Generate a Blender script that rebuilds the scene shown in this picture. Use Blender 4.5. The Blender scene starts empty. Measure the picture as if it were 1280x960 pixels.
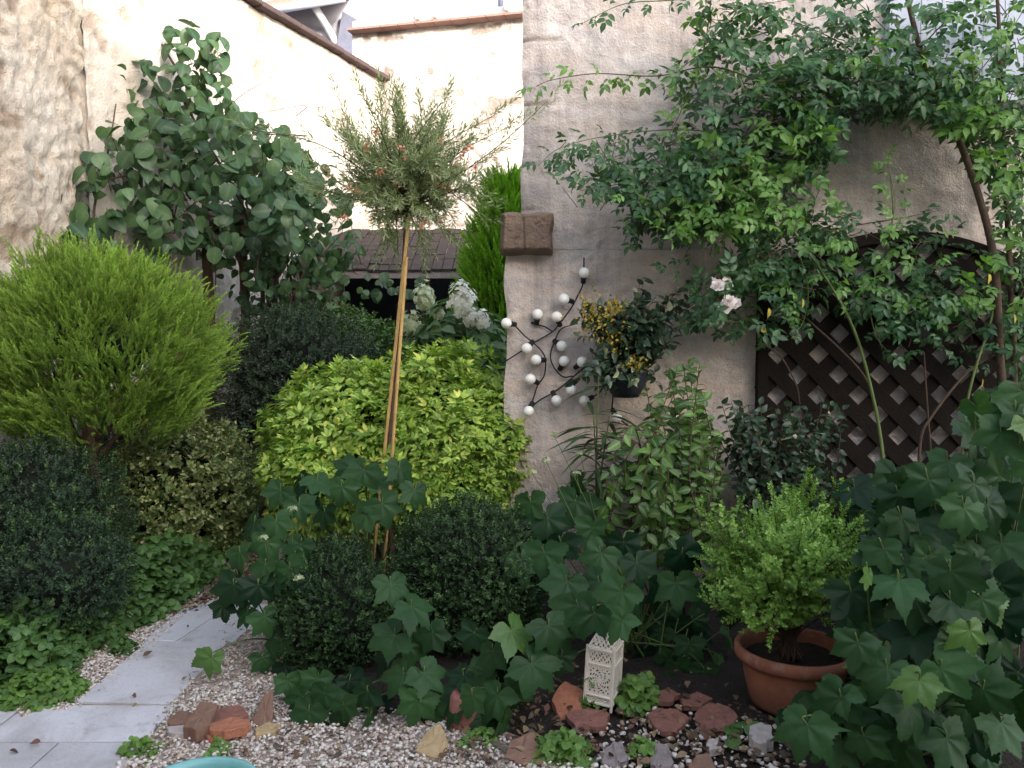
import bpy, math, random
import numpy as np
from mathutils import Vector, Matrix

random.seed(7)
rng = np.random.default_rng(11)
scene = bpy.context.scene
COL = scene.collection
PI = math.pi

# ------------------------------------------------------------------ camera
F = 1000.0
PITCH = math.atan(60.0 / F)
EYE = 1.5
cam_d = bpy.data.cameras.new("camera")
cam = bpy.data.objects.new("camera", cam_d)
COL.objects.link(cam)
cam.location = (0, 0, EYE)
cam.rotation_euler = (PI / 2 - PITCH, 0, 0)
cam_d.sensor_width = 36.0
cam_d.lens = 36.0 * F / 1280.0
cam_d.clip_start = 0.05
cam_d.clip_end = 2000
scene.camera = cam
scene.view_settings.view_transform = 'Standard'
scene.view_settings.look = 'None'
scene.view_settings.exposure = 0

_c, _s = math.cos(PITCH), math.sin(PITCH)


def P(px, py, D):
    """world point seen at photo pixel (px,py) at distance D along +Y"""
    u = (px - 640) / F
    v = -(py - 480) / F
    d = np.array([u, _c + v * _s, -_s + v * _c])
    return np.array([0, 0, EYE]) + d * (D / d[1])


def G(px, py, z=0.0):
    """point of the ground (height z) under a photo pixel"""
    u = (px - 640) / F
    v = -(py - 480) / F
    d = np.array([u, _c + v * _s, -_s + v * _c])
    return np.array([0, 0, EYE]) + d * ((z - EYE) / d[2])


# ------------------------------------------------------------------ numpy helpers
def nrm(a):
    a = np.asarray(a, float)
    return a / np.maximum(np.linalg.norm(a, axis=-1, keepdims=True), 1e-9)


def _hash(ix, iy, iz, seed):
    h = (ix * 374761393 + iy * 668265263 + iz * 2147483647 + seed * 974634777) & 0xFFFFFFFF
    h = ((h ^ (h >> 13)) * 1274126177) & 0xFFFFFFFF
    h = ((h ^ (h >> 16)) * 2246822519) & 0xFFFFFFFF
    return ((h ^ (h >> 15)) & 0xFFFFFF) / float(0xFFFFFF)


def vnoise(p, seed=0):
    p = np.atleast_2d(np.asarray(p, float))
    i = np.floor(p).astype(np.int64)
    f = p - i
    f = f * f * (3 - 2 * f)
    out = 0
    for dx in (0, 1):
        for dy in (0, 1):
            for dz in (0, 1):
                w = (f[:, 0] if dx else 1 - f[:, 0]) * (f[:, 1] if dy else 1 - f[:, 1]) * (f[:, 2] if dz else 1 - f[:, 2])
                out = out + w * _hash(i[:, 0] + dx, i[:, 1] + dy, i[:, 2] + dz, seed)
    return out * 2 - 1


def fbm(p, seed=0, oct=4):
    p = np.atleast_2d(np.asarray(p, float))
    a, s, o = 1.0, 0.0, 0
    for k in range(oct):
        o = o + a * vnoise(p * 2 ** k + 17.3 * k, seed + k)
        s += a
        a *= 0.5
    return o / s


def smooth(pts, n=8):
    pts = [np.asarray(p, float) for p in pts]
    if len(pts) < 3:
        return np.array([pts[0] + (pts[-1] - pts[0]) * t for t in np.linspace(0, 1, n)])
    q = [2 * pts[0] - pts[1]] + pts + [2 * pts[-1] - pts[-2]]
    out = []
    for i in range(1, len(q) - 2):
        for t in np.linspace(0, 1, n, endpoint=False):
            a, b, c, d = q[i - 1], q[i], q[i + 1], q[i + 2]
            out.append(0.5 * (2 * b + (c - a) * t + (2 * a - 5 * b + 4 * c - d) * t * t + (3 * b - a - 3 * c + d) * t ** 3))
    out.append(pts[-1])
    return np.array(out)


def inpoly(x, y, poly):
    r = np.zeros(len(x), bool)
    n = len(poly)
    for i in range(n):
        x1, y1 = poly[i]
        x2, y2 = poly[(i + 1) % n]
        c = ((y1 > y) != (y2 > y)) & (x < (x2 - x1) * (y - y1) / (y2 - y1 + 1e-12) + x1)
        r ^= c
    return r


def polysample(poly, n):
    poly = np.array(poly, float)
    lo, hi = poly.min(0), poly.max(0)
    res = []
    tot = 0
    while tot < n:
        p = rng.uniform(lo, hi, (n * 3, 2))
        p = p[inpoly(p[:, 0], p[:, 1], poly)]
        res.append(p)
        tot += len(p)
    return np.concatenate(res)[:n]


def unit(n):
    return nrm(rng.normal(size=(n, 3)))


# ------------------------------------------------------------------ mesh builder
class MB:
    def __init__(self):
        self.v, self.a, self.q, self.t, self.qm, self.tm = [], [], [], [], [], []
        self.n = 0

    def add(self, V, Q=None, T=None, A=None, mat=0):
        V = np.asarray(V, float).reshape(-1, 3)
        A = np.zeros(len(V)) if A is None else np.asarray(A, float)
        self.v.append(V)
        self.a.append(A)
        if Q is not None and len(Q):
            self.q.append(np.asarray(Q, int).reshape(-1, 4) + self.n)
            self.qm.append(np.full(len(self.q[-1]), mat))
        if T is not None and len(T):
            self.t.append(np.asarray(T, int).reshape(-1, 3) + self.n)
            self.tm.append(np.full(len(self.t[-1]), mat))
        self.n += len(V)

    def inst(self, tmpls, pos, yd, zd, size, mat=0):
        pos = np.atleast_2d(pos)
        N = len(pos)
        if N == 0:
            return
        yd = nrm(np.broadcast_to(yd, (N, 3)))
        zd = np.broadcast_to(zd, (N, 3))
        xd = nrm(np.cross(yd, zd))
        zd = np.cross(xd, yd)
        size = np.broadcast_to(np.asarray(size, float), (N,))
        R = np.stack([xd, yd, zd], 1)
        if not isinstance(tmpls, list):
            tmpls = [tmpls]
        pick = rng.integers(0, len(tmpls), N)
        for k, (V, Q, T, A) in enumerate(tmpls):
            s = np.where(pick == k)[0]
            if not len(s):
                continue
            W = np.einsum('vi,nij->nvj', V, R[s]) * size[s][:, None, None] + pos[s][:, None, :]
            nv = len(V)
            off = (np.arange(len(s)) * nv)[:, None, None]
            QQ = (Q[None] + off).reshape(-1, 4) if len(Q) else None
            TT = (T[None] + off).reshape(-1, 3) if len(T) else None
            self.add(W.reshape(-1, 3), QQ, TT, np.tile(A, len(s)), mat)

    def tube(self, pts, r0, r1=None, sides=6, mat=0, cap=True):
        pts = np.asarray(pts, float)
        n = len(pts)
        r1 = r0 if r1 is None else r1
        rr = np.linspace(r0, r1, n) if np.isscalar(r0) else np.asarray(r0)
        tan = nrm(np.gradient(pts, axis=0))
        ref = np.array([0.13, 0.31, 0.94]) if abs(tan[0][2]) < 0.8 else np.array([0.9, 0.4, 0.1])
        V = []
        ang = np.arange(sides) * 2 * PI / sides
        for i in range(n):
            x = nrm(np.cross(tan[i], ref))
            y = np.cross(tan[i], x)
            V.append(pts[i] + rr[i] * (np.cos(ang)[:, None] * x + np.sin(ang)[:, None] * y))
        V = np.concatenate(V)
        Q = []
        for i in range(n - 1):
            for j in range(sides):
                k = (j + 1) % sides
                Q.append((i * sides + j, i * sides + k, (i + 1) * sides + k, (i + 1) * sides + j))
        T = []
        if cap:
            V = np.concatenate([V, pts[:1], pts[-1:]])
            for j in range(sides):
                k = (j + 1) % sides
                T.append((n * sides, k, j))
                T.append((n * sides + 1, (n - 1) * sides + j, (n - 1) * sides + k))
        self.add(V, Q, T, None, mat)

    def box(self, c, s, rot=None, mat=0):
        c = np.asarray(c, float)
        h = np.asarray(s, float) / 2
        V = np.array([(x, y, z) for z in (-1, 1) for y in (-1, 1) for x in (-1, 1)]) * h
        if rot is not None:
            V = V @ np.array(rot).T
        self.add(V + c, [(0, 2, 3, 1), (4, 5, 7, 6), (0, 1, 5, 4), (2, 6, 7, 3), (0, 4, 6, 2), (1, 3, 7, 5)], None, None, mat)

    def prism(self, poly, z0, z1, mat=0, M=None):
        """poly = ccw list of (x,y); z0,z1 heights"""
        n = len(poly)
        p = np.asarray(poly, float)
        V = np.concatenate([np.c_[p, np.full(n, z0)], np.c_[p, np.full(n, z1)], [[p[:, 0].mean(), p[:, 1].mean(), z0]], [[p[:, 0].mean(), p[:, 1].mean(), z1]]])
        if M is not None:
            R, t = M
            V = V @ np.array(R).T + np.asarray(t)
        Q = [(i, (i + 1) % n, n + (i + 1) % n, n + i) for i in range(n)]
        T = [(2 * n, (i + 1) % n, i) for i in range(n)] + [(2 * n + 1, n + i, n + (i + 1) % n) for i in range(n)]
        self.add(V, Q, T, None, mat)

    def lathe(self, prof, c, seg=40, mat=0):
        """prof = [(r,z)...]"""
        a = np.arange(seg) * 2 * PI / seg
        V = np.concatenate([np.c_[r * np.cos(a), r * np.sin(a), np.full(seg, z)] for r, z in prof]) + np.asarray(c)
        Q = []
        for i in range(len(prof) - 1):
            for j in range(seg):
                k = (j + 1) % seg
                Q.append((i * seg + j, i * seg + k, (i + 1) * seg + k, (i + 1) * seg + j))
        self.add(V, Q, None, None, mat)

    def grid(self, fn, nu, nv, mat=0, attr=None):
        """fn(u,v)->xyz arrays, u,v in 0..1"""
        u, v = np.meshgrid(np.linspace(0, 1, nu), np.linspace(0, 1, nv))
        V = fn(u.ravel(), v.ravel())
        i = (np.arange(nv - 1)[:, None] * nu + np.arange(nu - 1)[None]).ravel()
        Q = np.stack([i, i + 1, i + nu + 1, i + nu], 1)
        self.add(V, Q, None, attr(u.ravel(), v.ravel()) if attr else None, mat)

    def build(self, name, mats, parent=None, loc=None, sm=True):
        V = np.concatenate(self.v)
        A = np.concatenate(self.a)
        o_loc = np.zeros(3)
        if parent is not None:
            r = parent
            while r is not None:
                o_loc = o_loc + np.array(r.location)
                r = r.parent
        elif loc is not None:
            o_loc = np.asarray(loc, float)
        V = V - o_loc
        q = np.concatenate(self.q) if self.q else np.zeros((0, 4), int)
        t = np.concatenate(self.t) if self.t else np.zeros((0, 3), int)
        mi = np.concatenate(self.qm + self.tm) if (self.qm or self.tm) else np.zeros(0, int)
        me = bpy.data.meshes.new(name)
        me.vertices.add(len(V))
        me.vertices.foreach_set('co', V.astype(np.float32).ravel())
        li = np.concatenate([q.ravel(), t.ravel()]).astype(np.int32)
        me.loops.add(len(li))
        me.loops.foreach_set('vertex_index', li)
        npoly = len(q) + len(t)
        me.polygons.add(npoly)
        tot = np.concatenate([np.full(len(q), 4), np.full(len(t), 3)]).astype(np.int32)
        st = np.concatenate([[0], np.cumsum(tot)[:-1]]).astype(np.int32)
        me.polygons.foreach_set('loop_start', st)
        me.polygons.foreach_set('loop_total', tot)
        me.polygons.foreach_set('material_index', mi.astype(np.int32))
        me.polygons.foreach_set('use_smooth', np.full(npoly, sm))
        at = me.attributes.new('vein', 'FLOAT', 'POINT')
        at.data.foreach_set('value', A.astype(np.float32))
        me.update(calc_edges=True)
        me.validate()
        for m in (mats if isinstance(mats, (list, tuple)) else [mats]):
            me.materials.append(m)
        o = bpy.data.objects.new(name, me)
        COL.objects.link(o)
        if parent is not None:
            o.parent = parent
        elif loc is not None:
            o.location = [float(x) for x in loc]
        return o


def bevel(o, w, seg=2):
    m = o.modifiers.new('bevel', 'BEVEL')
    m.width = w
    m.segments = seg
    m.limit_method = 'ANGLE'
    return o


def tag(o, label=None, cat=None, group=None, kind=None):
    if label: o['label'] = label
    if cat: o['category'] = cat
    if group: o['group'] = group
    if kind: o['kind'] = kind
    return o


def thing(name, loc, label, cat, group=None):
    o = bpy.data.objects.new(name, None)
    o.empty_display_size = 0.1
    COL.objects.link(o)
    o.location = [float(x) for x in loc]
    return tag(o, label, cat, group)


# ------------------------------------------------------------------ materials
def newmat(name):
    m = bpy.data.materials.new(name)
    m.use_nodes = True
    nt = m.node_tree
    nt.nodes.clear()
    out = nt.nodes.new('ShaderNodeOutputMaterial')
    return m, nt, out


def nd(nt, typ, ins=None, **kw):
    n = nt.nodes.new(typ)
    for k, v in kw.items():
        setattr(n, k, v)
    for k, v in (ins or {}).items():
        if hasattr(v, 'is_output') or isinstance(v, bpy.types.NodeSocket):
            nt.links.new(v, n.inputs[k])
        else:
            n.inputs[k].default_value = v
    return n


def c4(c):
    return (c[0], c[1], c[2], 1.0)


def mix(nt, fac, a, b, mode='MIX'):
    n = nt.nodes.new('ShaderNodeMix')
    n.data_type = 'RGBA'
    n.blend_type = mode
    for s, v in ((0, fac), (6, a), (7, b)):
        if isinstance(v, bpy.types.NodeSocket):
            nt.links.new(v, n.inputs[s])
        elif isinstance(v, (tuple, list)):
            n.inputs[s].default_value = c4(v)
        else:
            n.inputs[s].default_value = v
    return n.outputs[2]


def ramp(nt, fac, stops, interp='LINEAR'):
    n = nt.nodes.new('ShaderNodeValToRGB')
    n.color_ramp.interpolation = interp
    e = n.color_ramp.elements
    while len(e) < len(stops):
        e.new(0.5)
    for i, (p, c) in enumerate(stops):
        e[i].position = p
        e[i].color = c4(c) if isinstance(c, (tuple, list)) else (c, c, c, 1)
    nt.links.new(fac, n.inputs[0])
    return n.outputs[0]


def math_(nt, op, a, b=0.0, clamp=False):
    n = nt.nodes.new('ShaderNodeMath')
    n.operation = op
    n.use_clamp = clamp
    for i, v in enumerate((a, b)):
        if isinstance(v, bpy.types.NodeSocket):
            nt.links.new(v, n.inputs[i])
        else:
            n.inputs[i].default_value = v
    return n.outputs[0]


def noise(nt, scale, detail=4, rough=0.55, vec=None, dist=0.0):
    n = nd(nt, 'ShaderNodeTexNoise', {'Scale': scale, 'Detail': detail, 'Roughness': rough, 'Distortion': dist})
    if vec is None:
        vec = nt.nodes.new('ShaderNodeNewGeometry').outputs['Position']
    nt.links.new(vec, n.inputs['Vector'])
    return n.outputs['Fac']


def leafmat(name, a, b, vein=None, rough=0.45, trans=0.28, nscale=3.0, tip=None, spec=0.4, var=0.55, rare=None, rare_p=0.04, tt=(1.35, 1.5, 0.6)):
    """a..b random per leaf, vein colour, or tip colour along the 'vein' attribute"""
    m, nt, out = newmat(name)
    geo = nt.nodes.new('ShaderNodeNewGeometry')
    rnd = geo.outputs['Random Per Island']
    col = mix(nt, rnd, a, b)
    at = nd(nt, 'ShaderNodeAttribute', attribute_name='vein')
    if tip is not None:
        col = mix(nt, math_(nt, 'MULTIPLY', at.outputs['Fac'], 0.9), col, tip)
    if vein is not None:
        col = mix(nt, math_(nt, 'MULTIPLY', math_(nt, 'POWER', at.outputs['Fac'], 7.0), 0.55), col, vein)
    if rare is not None:
        r2 = math_(nt, 'GREATER_THAN', math_(nt, 'FRACT', math_(nt, 'MULTIPLY', rnd, 37.17)), 1 - rare_p)
        col = mix(nt, r2, col, rare)
    nz = noise(nt, nscale, 1)
    sc = math_(nt, 'ADD', math_(nt, 'MULTIPLY', nz, var * 2), 1 - var)
    n2 = noise(nt, 55, 2 if vein is not None else 0)
    sc = math_(nt, 'MULTIPLY', sc, math_(nt, 'ADD', math_(nt, 'MULTIPLY', n2, 0.5), 0.75))
    v = nt.nodes.new('ShaderNodeCombineColor')
    for i in range(3):
        nt.links.new(sc, v.inputs[i])
    col = mix(nt, 1.0, col, v.outputs[0], 'MULTIPLY')
    bs = nd(nt, 'ShaderNodeBsdfPrincipled', {'Base Color': col, 'Roughness': rough, 'Specular IOR Level': spec})
    tcol = mix(nt, 1.0, col, tt, 'MULTIPLY')
    tr = nd(nt, 'ShaderNodeBsdfTranslucent', {'Color': tcol})
    ms = nd(nt, 'ShaderNodeMixShader', {0: trans})
    nt.links.new(bs.outputs[0], ms.inputs[1])
    nt.links.new(tr.outputs[0], ms.inputs[2])
    if vein is not None:
        bp = nd(nt, 'ShaderNodeBump', {'Strength': 0.3, 'Distance': 0.004, 'Height': n2})
        nt.links.new(bp.outputs[0], bs.inputs['Normal'])
    nt.links.new(ms.outputs[0], out.inputs[0])
    return m


def plain(name, a, b=None, scale=8, rough=0.7, bump=0.3, bscale=60, spec=0.3, metal=0.0, coat=0.0, bdist=0.01):
    m, nt, out = newmat(name)
    b = b or tuple(x * 0.6 for x in a)
    tc = nt.nodes.new('ShaderNodeTexCoord').outputs['Object']
    n1 = noise(nt, scale, 5, 0.6, tc)
    col = ramp(nt, n1, [(0.3, b), (0.68, a)])
    n2 = noise(nt, bscale, 4, 0.6, tc)
    col = mix(nt, 0.35, col, mix(nt, n2, tuple(x * 0.55 for x in a), tuple(min(1, x * 1.35) for x in a)))
    bs = nd(nt, 'ShaderNodeBsdfPrincipled', {'Base Color': col, 'Roughness': rough, 'Specular IOR Level': spec, 'Metallic': metal})
    if coat:
        bs.inputs['Coat Weight'].default_value = coat
    h = math_(nt, 'ADD', math_(nt, 'MULTIPLY', n1, 0.5), n2)
    bp = nd(nt, 'ShaderNodeBump', {'Strength': bump, 'Distance': bdist, 'Height': h})
    nt.links.new(bp.outputs[0], bs.inputs['Normal'])
    nt.links.new(bs.outputs[0], out.inputs[0])
    return m


def island(name, cols, rough=0.7, nscale=40):
    """each separate piece of a mesh gets one of several colours"""
    m, nt, out = newmat(name)
    geo = nt.nodes.new('ShaderNodeNewGeometry')
    n = len(cols)
    col = ramp(nt, geo.outputs['Random Per Island'], [(i / n, c) for i, c in enumerate(cols)], 'CONSTANT')
    nz = noise(nt, nscale, 4)
    col = mix(nt, nz, mix(nt, 1.0, col, (0.6, 0.57, 0.53), 'MULTIPLY'), col)
    bs = nd(nt, 'ShaderNodeBsdfPrincipled', {'Base Color': col, 'Roughness': rough})
    bp = nd(nt, 'ShaderNodeBump', {'Strength': 0.3, 'Distance': 0.004, 'Height': nz})
    nt.links.new(bp.outputs[0], bs.inputs['Normal'])
    nt.links.new(bs.outputs[0], out.inputs[0])
    return m


def plaster(name, cols, joint=(0.2, 0.16, 0.13), stain=(0.3, 0.28, 0.29), stainamt=0.6, s1=1.1, bump=0.6, stretch=1.0, streak=0.45, low=None):
    """mottled lime render; 'vein' attribute = joints and cracks"""
    m, nt, out = newmat(name)
    mp = nd(nt, 'ShaderNodeMapping', {'Scale': (1, 1, stretch)})
    nt.links.new(nt.nodes.new('ShaderNodeNewGeometry').outputs['Position'], mp.inputs['Vector'])
    sv = mp.outputs[0]
    n1 = noise(nt, s1, 5, 0.55, sv, dist=0.6)
    col = ramp(nt, n1, [(0.28 + 0.44 * i / (len(cols) - 1), c) for i, c in enumerate(cols)])
    if low:
        lc = ramp(nt, n1, [(0.28 + 0.44 * i / (len(low) - 1), c) for i, c in enumerate(low)])
        sz = nt.nodes.new('ShaderNodeSeparateXYZ')
        nt.links.new(nt.nodes.new('ShaderNodeNewGeometry').outputs['Position'], sz.inputs[0])
        zz = math_(nt, 'ADD', sz.outputs['Z'], math_(nt, 'MULTIPLY', math_(nt, 'SUBTRACT', noise(nt, 1.1, 5, 0.65), 0.5), 3.0))
        col = mix(nt, ramp(nt, math_(nt, 'MULTIPLY', zz, 0.25), [(0.40, 0.0), (0.60, 1.0)]), lc, col)
    n2 = noise(nt, s1 * 1.7, 6, 0.62, sv, dist=1.0)
    col = mix(nt, math_(nt, 'MULTIPLY', ramp(nt, n2, [(0.42, 0.0), (0.62, 1.0)]), stainamt), col, stain)
    n3 = noise(nt, 14, 6, 0.7)
    col = mix(nt, 0.5, col, mix(nt, n3, tuple(x * 0.6 for x in cols[0]), tuple(min(0.95, x * 1.3) for x in cols[-1])))
    n4 = noise(nt, 75, 4, 0.6)
    col = mix(nt, math_(nt, 'MULTIPLY', ramp(nt, n4, [(0.56, 0.0), (0.74, 1.0)]), 0.45), col, tuple(x * 0.45 for x in cols[0]))
    mp2 = nd(nt, 'ShaderNodeMapping', {'Scale': (4.5, 4.5, 0.45)})
    geo = nt.nodes.new('ShaderNodeNewGeometry')
    nt.links.new(geo.outputs['Position'], mp2.inputs['Vector'])
    n5 = noise(nt, 1.0, 5, 0.65, mp2.outputs[0], dist=0.4)
    col = mix(nt, math_(nt, 'MULTIPLY', ramp(nt, n5, [(0.5, 0.0), (0.68, 1.0)]), streak), col, tuple(x * 0.5 for x in stain))
    sx = nt.nodes.new('ShaderNodeSeparateXYZ')
    nt.links.new(geo.outputs['Position'], sx.inputs[0])
    lowdark = math_(nt, 'SUBTRACT', 1.0, math_(nt, 'ADD', sx.outputs['Z'], math_(nt, 'MULTIPLY', n1, 0.8)), True)
    col = mix(nt, math_(nt, 'MULTIPLY', lowdark, 0.65), col, tuple(x * 0.45 for x in stain))  # colour gets darker towards the ground
    at = nd(nt, 'ShaderNodeAttribute', attribute_name='vein')
    col = mix(nt, math_(nt, 'MULTIPLY', at.outputs['Fac'], 0.8), col, joint)
    bs = nd(nt, 'ShaderNodeBsdfPrincipled', {'Base Color': col, 'Roughness': 0.92, 'Specular IOR Level': 0.15})
    h = math_(nt, 'ADD', math_(nt, 'MULTIPLY', n3, 1.2), math_(nt, 'MULTIPLY', n4, 0.5))
    bp = nd(nt, 'ShaderNodeBump', {'Strength': bump, 'Distance': 0.03, 'Height': h})
    nt.links.new(bp.outputs[0], bs.inputs['Normal'])
    nt.links.new(bs.outputs[0], out.inputs[0])
    return m


M = {}
M['houseplaster'] = plaster('house_plaster', [(0.44, 0.32, 0.25), (0.60, 0.46, 0.37), (0.67, 0.54, 0.47), (0.74, 0.65, 0.61), (0.78, 0.72, 0.72)], stain=(0.35, 0.31, 0.325), stainamt=0.8, s1=1.3, stretch=1.7,
                            low=[(0.50, 0.33, 0.23), (0.66, 0.46, 0.33), (0.74, 0.54, 0.41), (0.76, 0.60, 0.50), (0.74, 0.64, 0.60)])
M['rubble'] = plaster('rubble_plaster', [(0.50, 0.33, 0.20), (0.70, 0.53, 0.38), (0.80, 0.66, 0.53), (0.84, 0.75, 0.68)], joint=(0.24, 0.15, 0.09), stain=(0.72, 0.64, 0.60), stainamt=0.5, s1=0.9, bump=0.9)
M['paleplaster'] = plaster('pale_plaster', [(0.62, 0.50, 0.38), (0.76, 0.67, 0.58), (0.85, 0.79, 0.73)], joint=(0.32, 0.23, 0.17), stain=(0.56, 0.44, 0.34), stainamt=0.5, s1=1.1, bump=0.8)
M['backplaster'] = plaster('back_plaster', [(0.58, 0.47, 0.41), (0.72, 0.62, 0.57), (0.80, 0.74, 0.70)], joint=(0.22, 0.16, 0.13), stain=(0.46, 0.34, 0.30), stainamt=0.6, s1=1.6, bump=0.9)
M['corbel'] = plain('corbel_stone_mat', (0.24, 0.17, 0.13), (0.13, 0.09, 0.075), 9, 0.9, 1.0, 45, bdist=0.02)
M['brownwood'] = plain('trellis_wood', (0.014, 0.009, 0.0075), (0.006, 0.0045, 0.004), 7, 0.8, 0.5, 70, spec=0.15)
M['oldwood'] = plain('old_post_wood', (0.13, 0.08, 0.055), (0.06, 0.038, 0.03), 9, 0.85, 0.6, 50)
M['bark'] = plain('bark', (0.12, 0.07, 0.045), (0.05, 0.03, 0.02), 14, 0.9, 1.0, 60)
M['twig'] = plain('twig_bark', (0.10, 0.065, 0.045), (0.05, 0.032, 0.025), 20, 0.85, 0.5, 80)
M['greenstem'] = plain('green_stem', (0.12, 0.17, 0.05), (0.07, 0.10, 0.03), 10, 0.55, 0.2, 80)
M['cane'] = plain('bamboo', (0.55, 0.36, 0.14), (0.38, 0.23, 0.08), 6, 0.5, 0.2, 50)
def claymat():
    m, nt, out = newmat('terracotta')
    n1, n2, n3 = noise(nt, 5, 5, 0.6), noise(nt, 16, 6, 0.7), noise(nt, 90, 3, 0.6)
    col = ramp(nt, n1, [(0.3, (0.19, 0.07, 0.045)), (0.7, (0.37, 0.145, 0.085))])
    col = mix(nt, math_(nt, 'MULTIPLY', ramp(nt, n2, [(0.52, 0.0), (0.72, 1.0)]), 0.55), col, (0.48, 0.34, 0.28))
    geo = nt.nodes.new('ShaderNodeNewGeometry')
    sx = nt.nodes.new('ShaderNodeSeparateXYZ')
    nt.links.new(geo.outputs['Position'], sx.inputs[0])
    soil = math_(nt, 'SUBTRACT', math_(nt, 'MULTIPLY', n2, 1.1), math_(nt, 'MULTIPLY', sx.outputs['Z'], 5.0), True)
    col = mix(nt, soil, col, (0.07, 0.045, 0.035))
    col = mix(nt, math_(nt, 'MULTIPLY', n3, 0.35), col, (0.16, 0.07, 0.05))
    bs = nd(nt, 'ShaderNodeBsdfPrincipled', {'Base Color': col, 'Roughness': 0.8, 'Specular IOR Level': 0.25})
    bp = nd(nt, 'ShaderNodeBump', {'Strength': 0.3, 'Distance': 0.006, 'Height': math_(nt, 'ADD', n2, n3)})
    nt.links.new(bp.outputs[0], bs.inputs['Normal'])
    nt.links.new(bs.outputs[0], out.inputs[0])
    return m


M['terracotta'] = claymat()
M['tile_red'] = plain('red_clay', (0.27, 0.12, 0.095), (0.15, 0.07, 0.058), 18, 0.85, 0.7, 60)
M['tile_orange'] = plain('orange_clay', (0.42, 0.17, 0.10), (0.26, 0.11, 0.07), 18, 0.85, 0.7, 60)
M['tile_brown'] = plain('brown_clay', (0.24, 0.14, 0.10), (0.16, 0.09, 0.07), 12, 0.85, 0.5, 60)
M['stone_grey'] = plain('grey_stone', (0.26, 0.22, 0.22), (0.15, 0.13, 0.13), 12, 0.9, 0.8, 50)
M['stone_pale'] = plain('pale_stone', (0.50, 0.44, 0.42), (0.36, 0.31, 0.30), 12, 0.9, 0.6, 50)
M['stone_yellow'] = plain('yellow_stone', (0.46, 0.34, 0.19), (0.32, 0.22, 0.12), 12, 0.9, 0.6, 50)
def slabmat():
    m, nt, out = newmat('paving_slab_mat')
    n1, n2, n3 = noise(nt, 2.3, 6, 0.65, dist=0.8), noise(nt, 11, 5, 0.7), noise(nt, 120, 3, 0.6)
    geo = nt.nodes.new('ShaderNodeNewGeometry')
    col = mix(nt, geo.outputs['Random Per Island'], (0.50, 0.49, 0.53), (0.62, 0.61, 0.66))
    col = mix(nt, math_(nt, 'MULTIPLY', ramp(nt, n1, [(0.42, 0.0), (0.66, 1.0)]), 0.6), col, (0.30, 0.285, 0.28))
    col = mix(nt, math_(nt, 'MULTIPLY', ramp(nt, n2, [(0.55, 0.0), (0.72, 1.0)]), 0.55), col, (0.26, 0.25, 0.22))
    col = mix(nt, math_(nt, 'MULTIPLY', ramp(nt, n3, [(0.56, 0.0), (0.7, 1.0)]), 0.4), col, (0.2, 0.19, 0.19))
    bs = nd(nt, 'ShaderNodeBsdfPrincipled', {'Base Color': col, 'Roughness': 0.85, 'Specular IOR Level': 0.25})
    bp = nd(nt, 'ShaderNodeBump', {'Strength': 0.35, 'Distance': 0.005, 'Height': math_(nt, 'ADD', n2, n3)})
    nt.links.new(bp.outputs[0], bs.inputs['Normal'])
    nt.links.new(bs.outputs[0], out.inputs[0])
    return m


M['slab'] = slabmat()
M['grit'] = plain('grit', (0.46, 0.38, 0.33), (0.24, 0.19, 0.16), 30, 0.95, 1.0, 120)
M['soil'] = plain('soil', (0.042, 0.032, 0.027), (0.016, 0.012, 0.010), 6, 0.95, 1.0, 45, bdist=0.03)
M['wirerubber'] = plain('black_cable', (0.02, 0.02, 0.022), (0.015, 0.015, 0.016), 6, 0.6, 0.1)
M['lantern'] = plain('cream_painted_tin', (0.82, 0.74, 0.66), (0.66, 0.56, 0.46), 14, 0.5, 0.15, 90)
M['lanterndark'] = plain('lantern_inner_shade', (0.05, 0.05, 0.055), None, 10, 0.6, 0.1)
M['bluegrey'] = plain('blue_grey_paint', (0.42, 0.46, 0.56), (0.36, 0.40, 0.50), 3, 0.6, 0.1)
M['slate'] = plain('slate_roof', (0.13, 0.14, 0.20), (0.08, 0.09, 0.13), 5, 0.7, 0.6, 20)
M['farwall'] = plain('far_wall', (0.40, 0.40, 0.46), (0.33, 0.33, 0.39), 1.2, 0.9, 0.2, 20)
M['farwhite'] = plain('white_pipe', (0.8, 0.8, 0.82), (0.74, 0.74, 0.76), 4, 0.5, 0.05)
M['rooftile'] = plain('old_roof_tile', (0.060, 0.046, 0.043), (0.03, 0.024, 0.024), 9, 0.9, 0.8, 40)
M['redtile'] = plain('red_coping_tile', (0.33, 0.20, 0.17), (0.24, 0.15, 0.125), 8, 0.85, 0.5, 40)
M['mortar'] = plain('white_mortar', (0.78, 0.74, 0.70), (0.62, 0.58, 0.54), 8, 0.9, 0.5, 40)
M['copingdark'] = plain('dark_coping', (0.10, 0.068, 0.066), (0.06, 0.045, 0.048), 6, 0.9, 0.6, 40)
M['darkpaintshade'] = plain('dark_paint_and_shade', (0.025, 0.027, 0.04), None, 5, 0.6, 0.1)
M['turq'] = plain('turquoise_glaze', (0.20, 0.45, 0.45), (0.14, 0.36, 0.36), 5, 0.25, 0.05, 60, spec=0.5)
M['housewhite'] = plain('cream_render', (0.70, 0.64, 0.55), (0.6, 0.54, 0.46), 1.5, 0.9, 0.3, 40)

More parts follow.
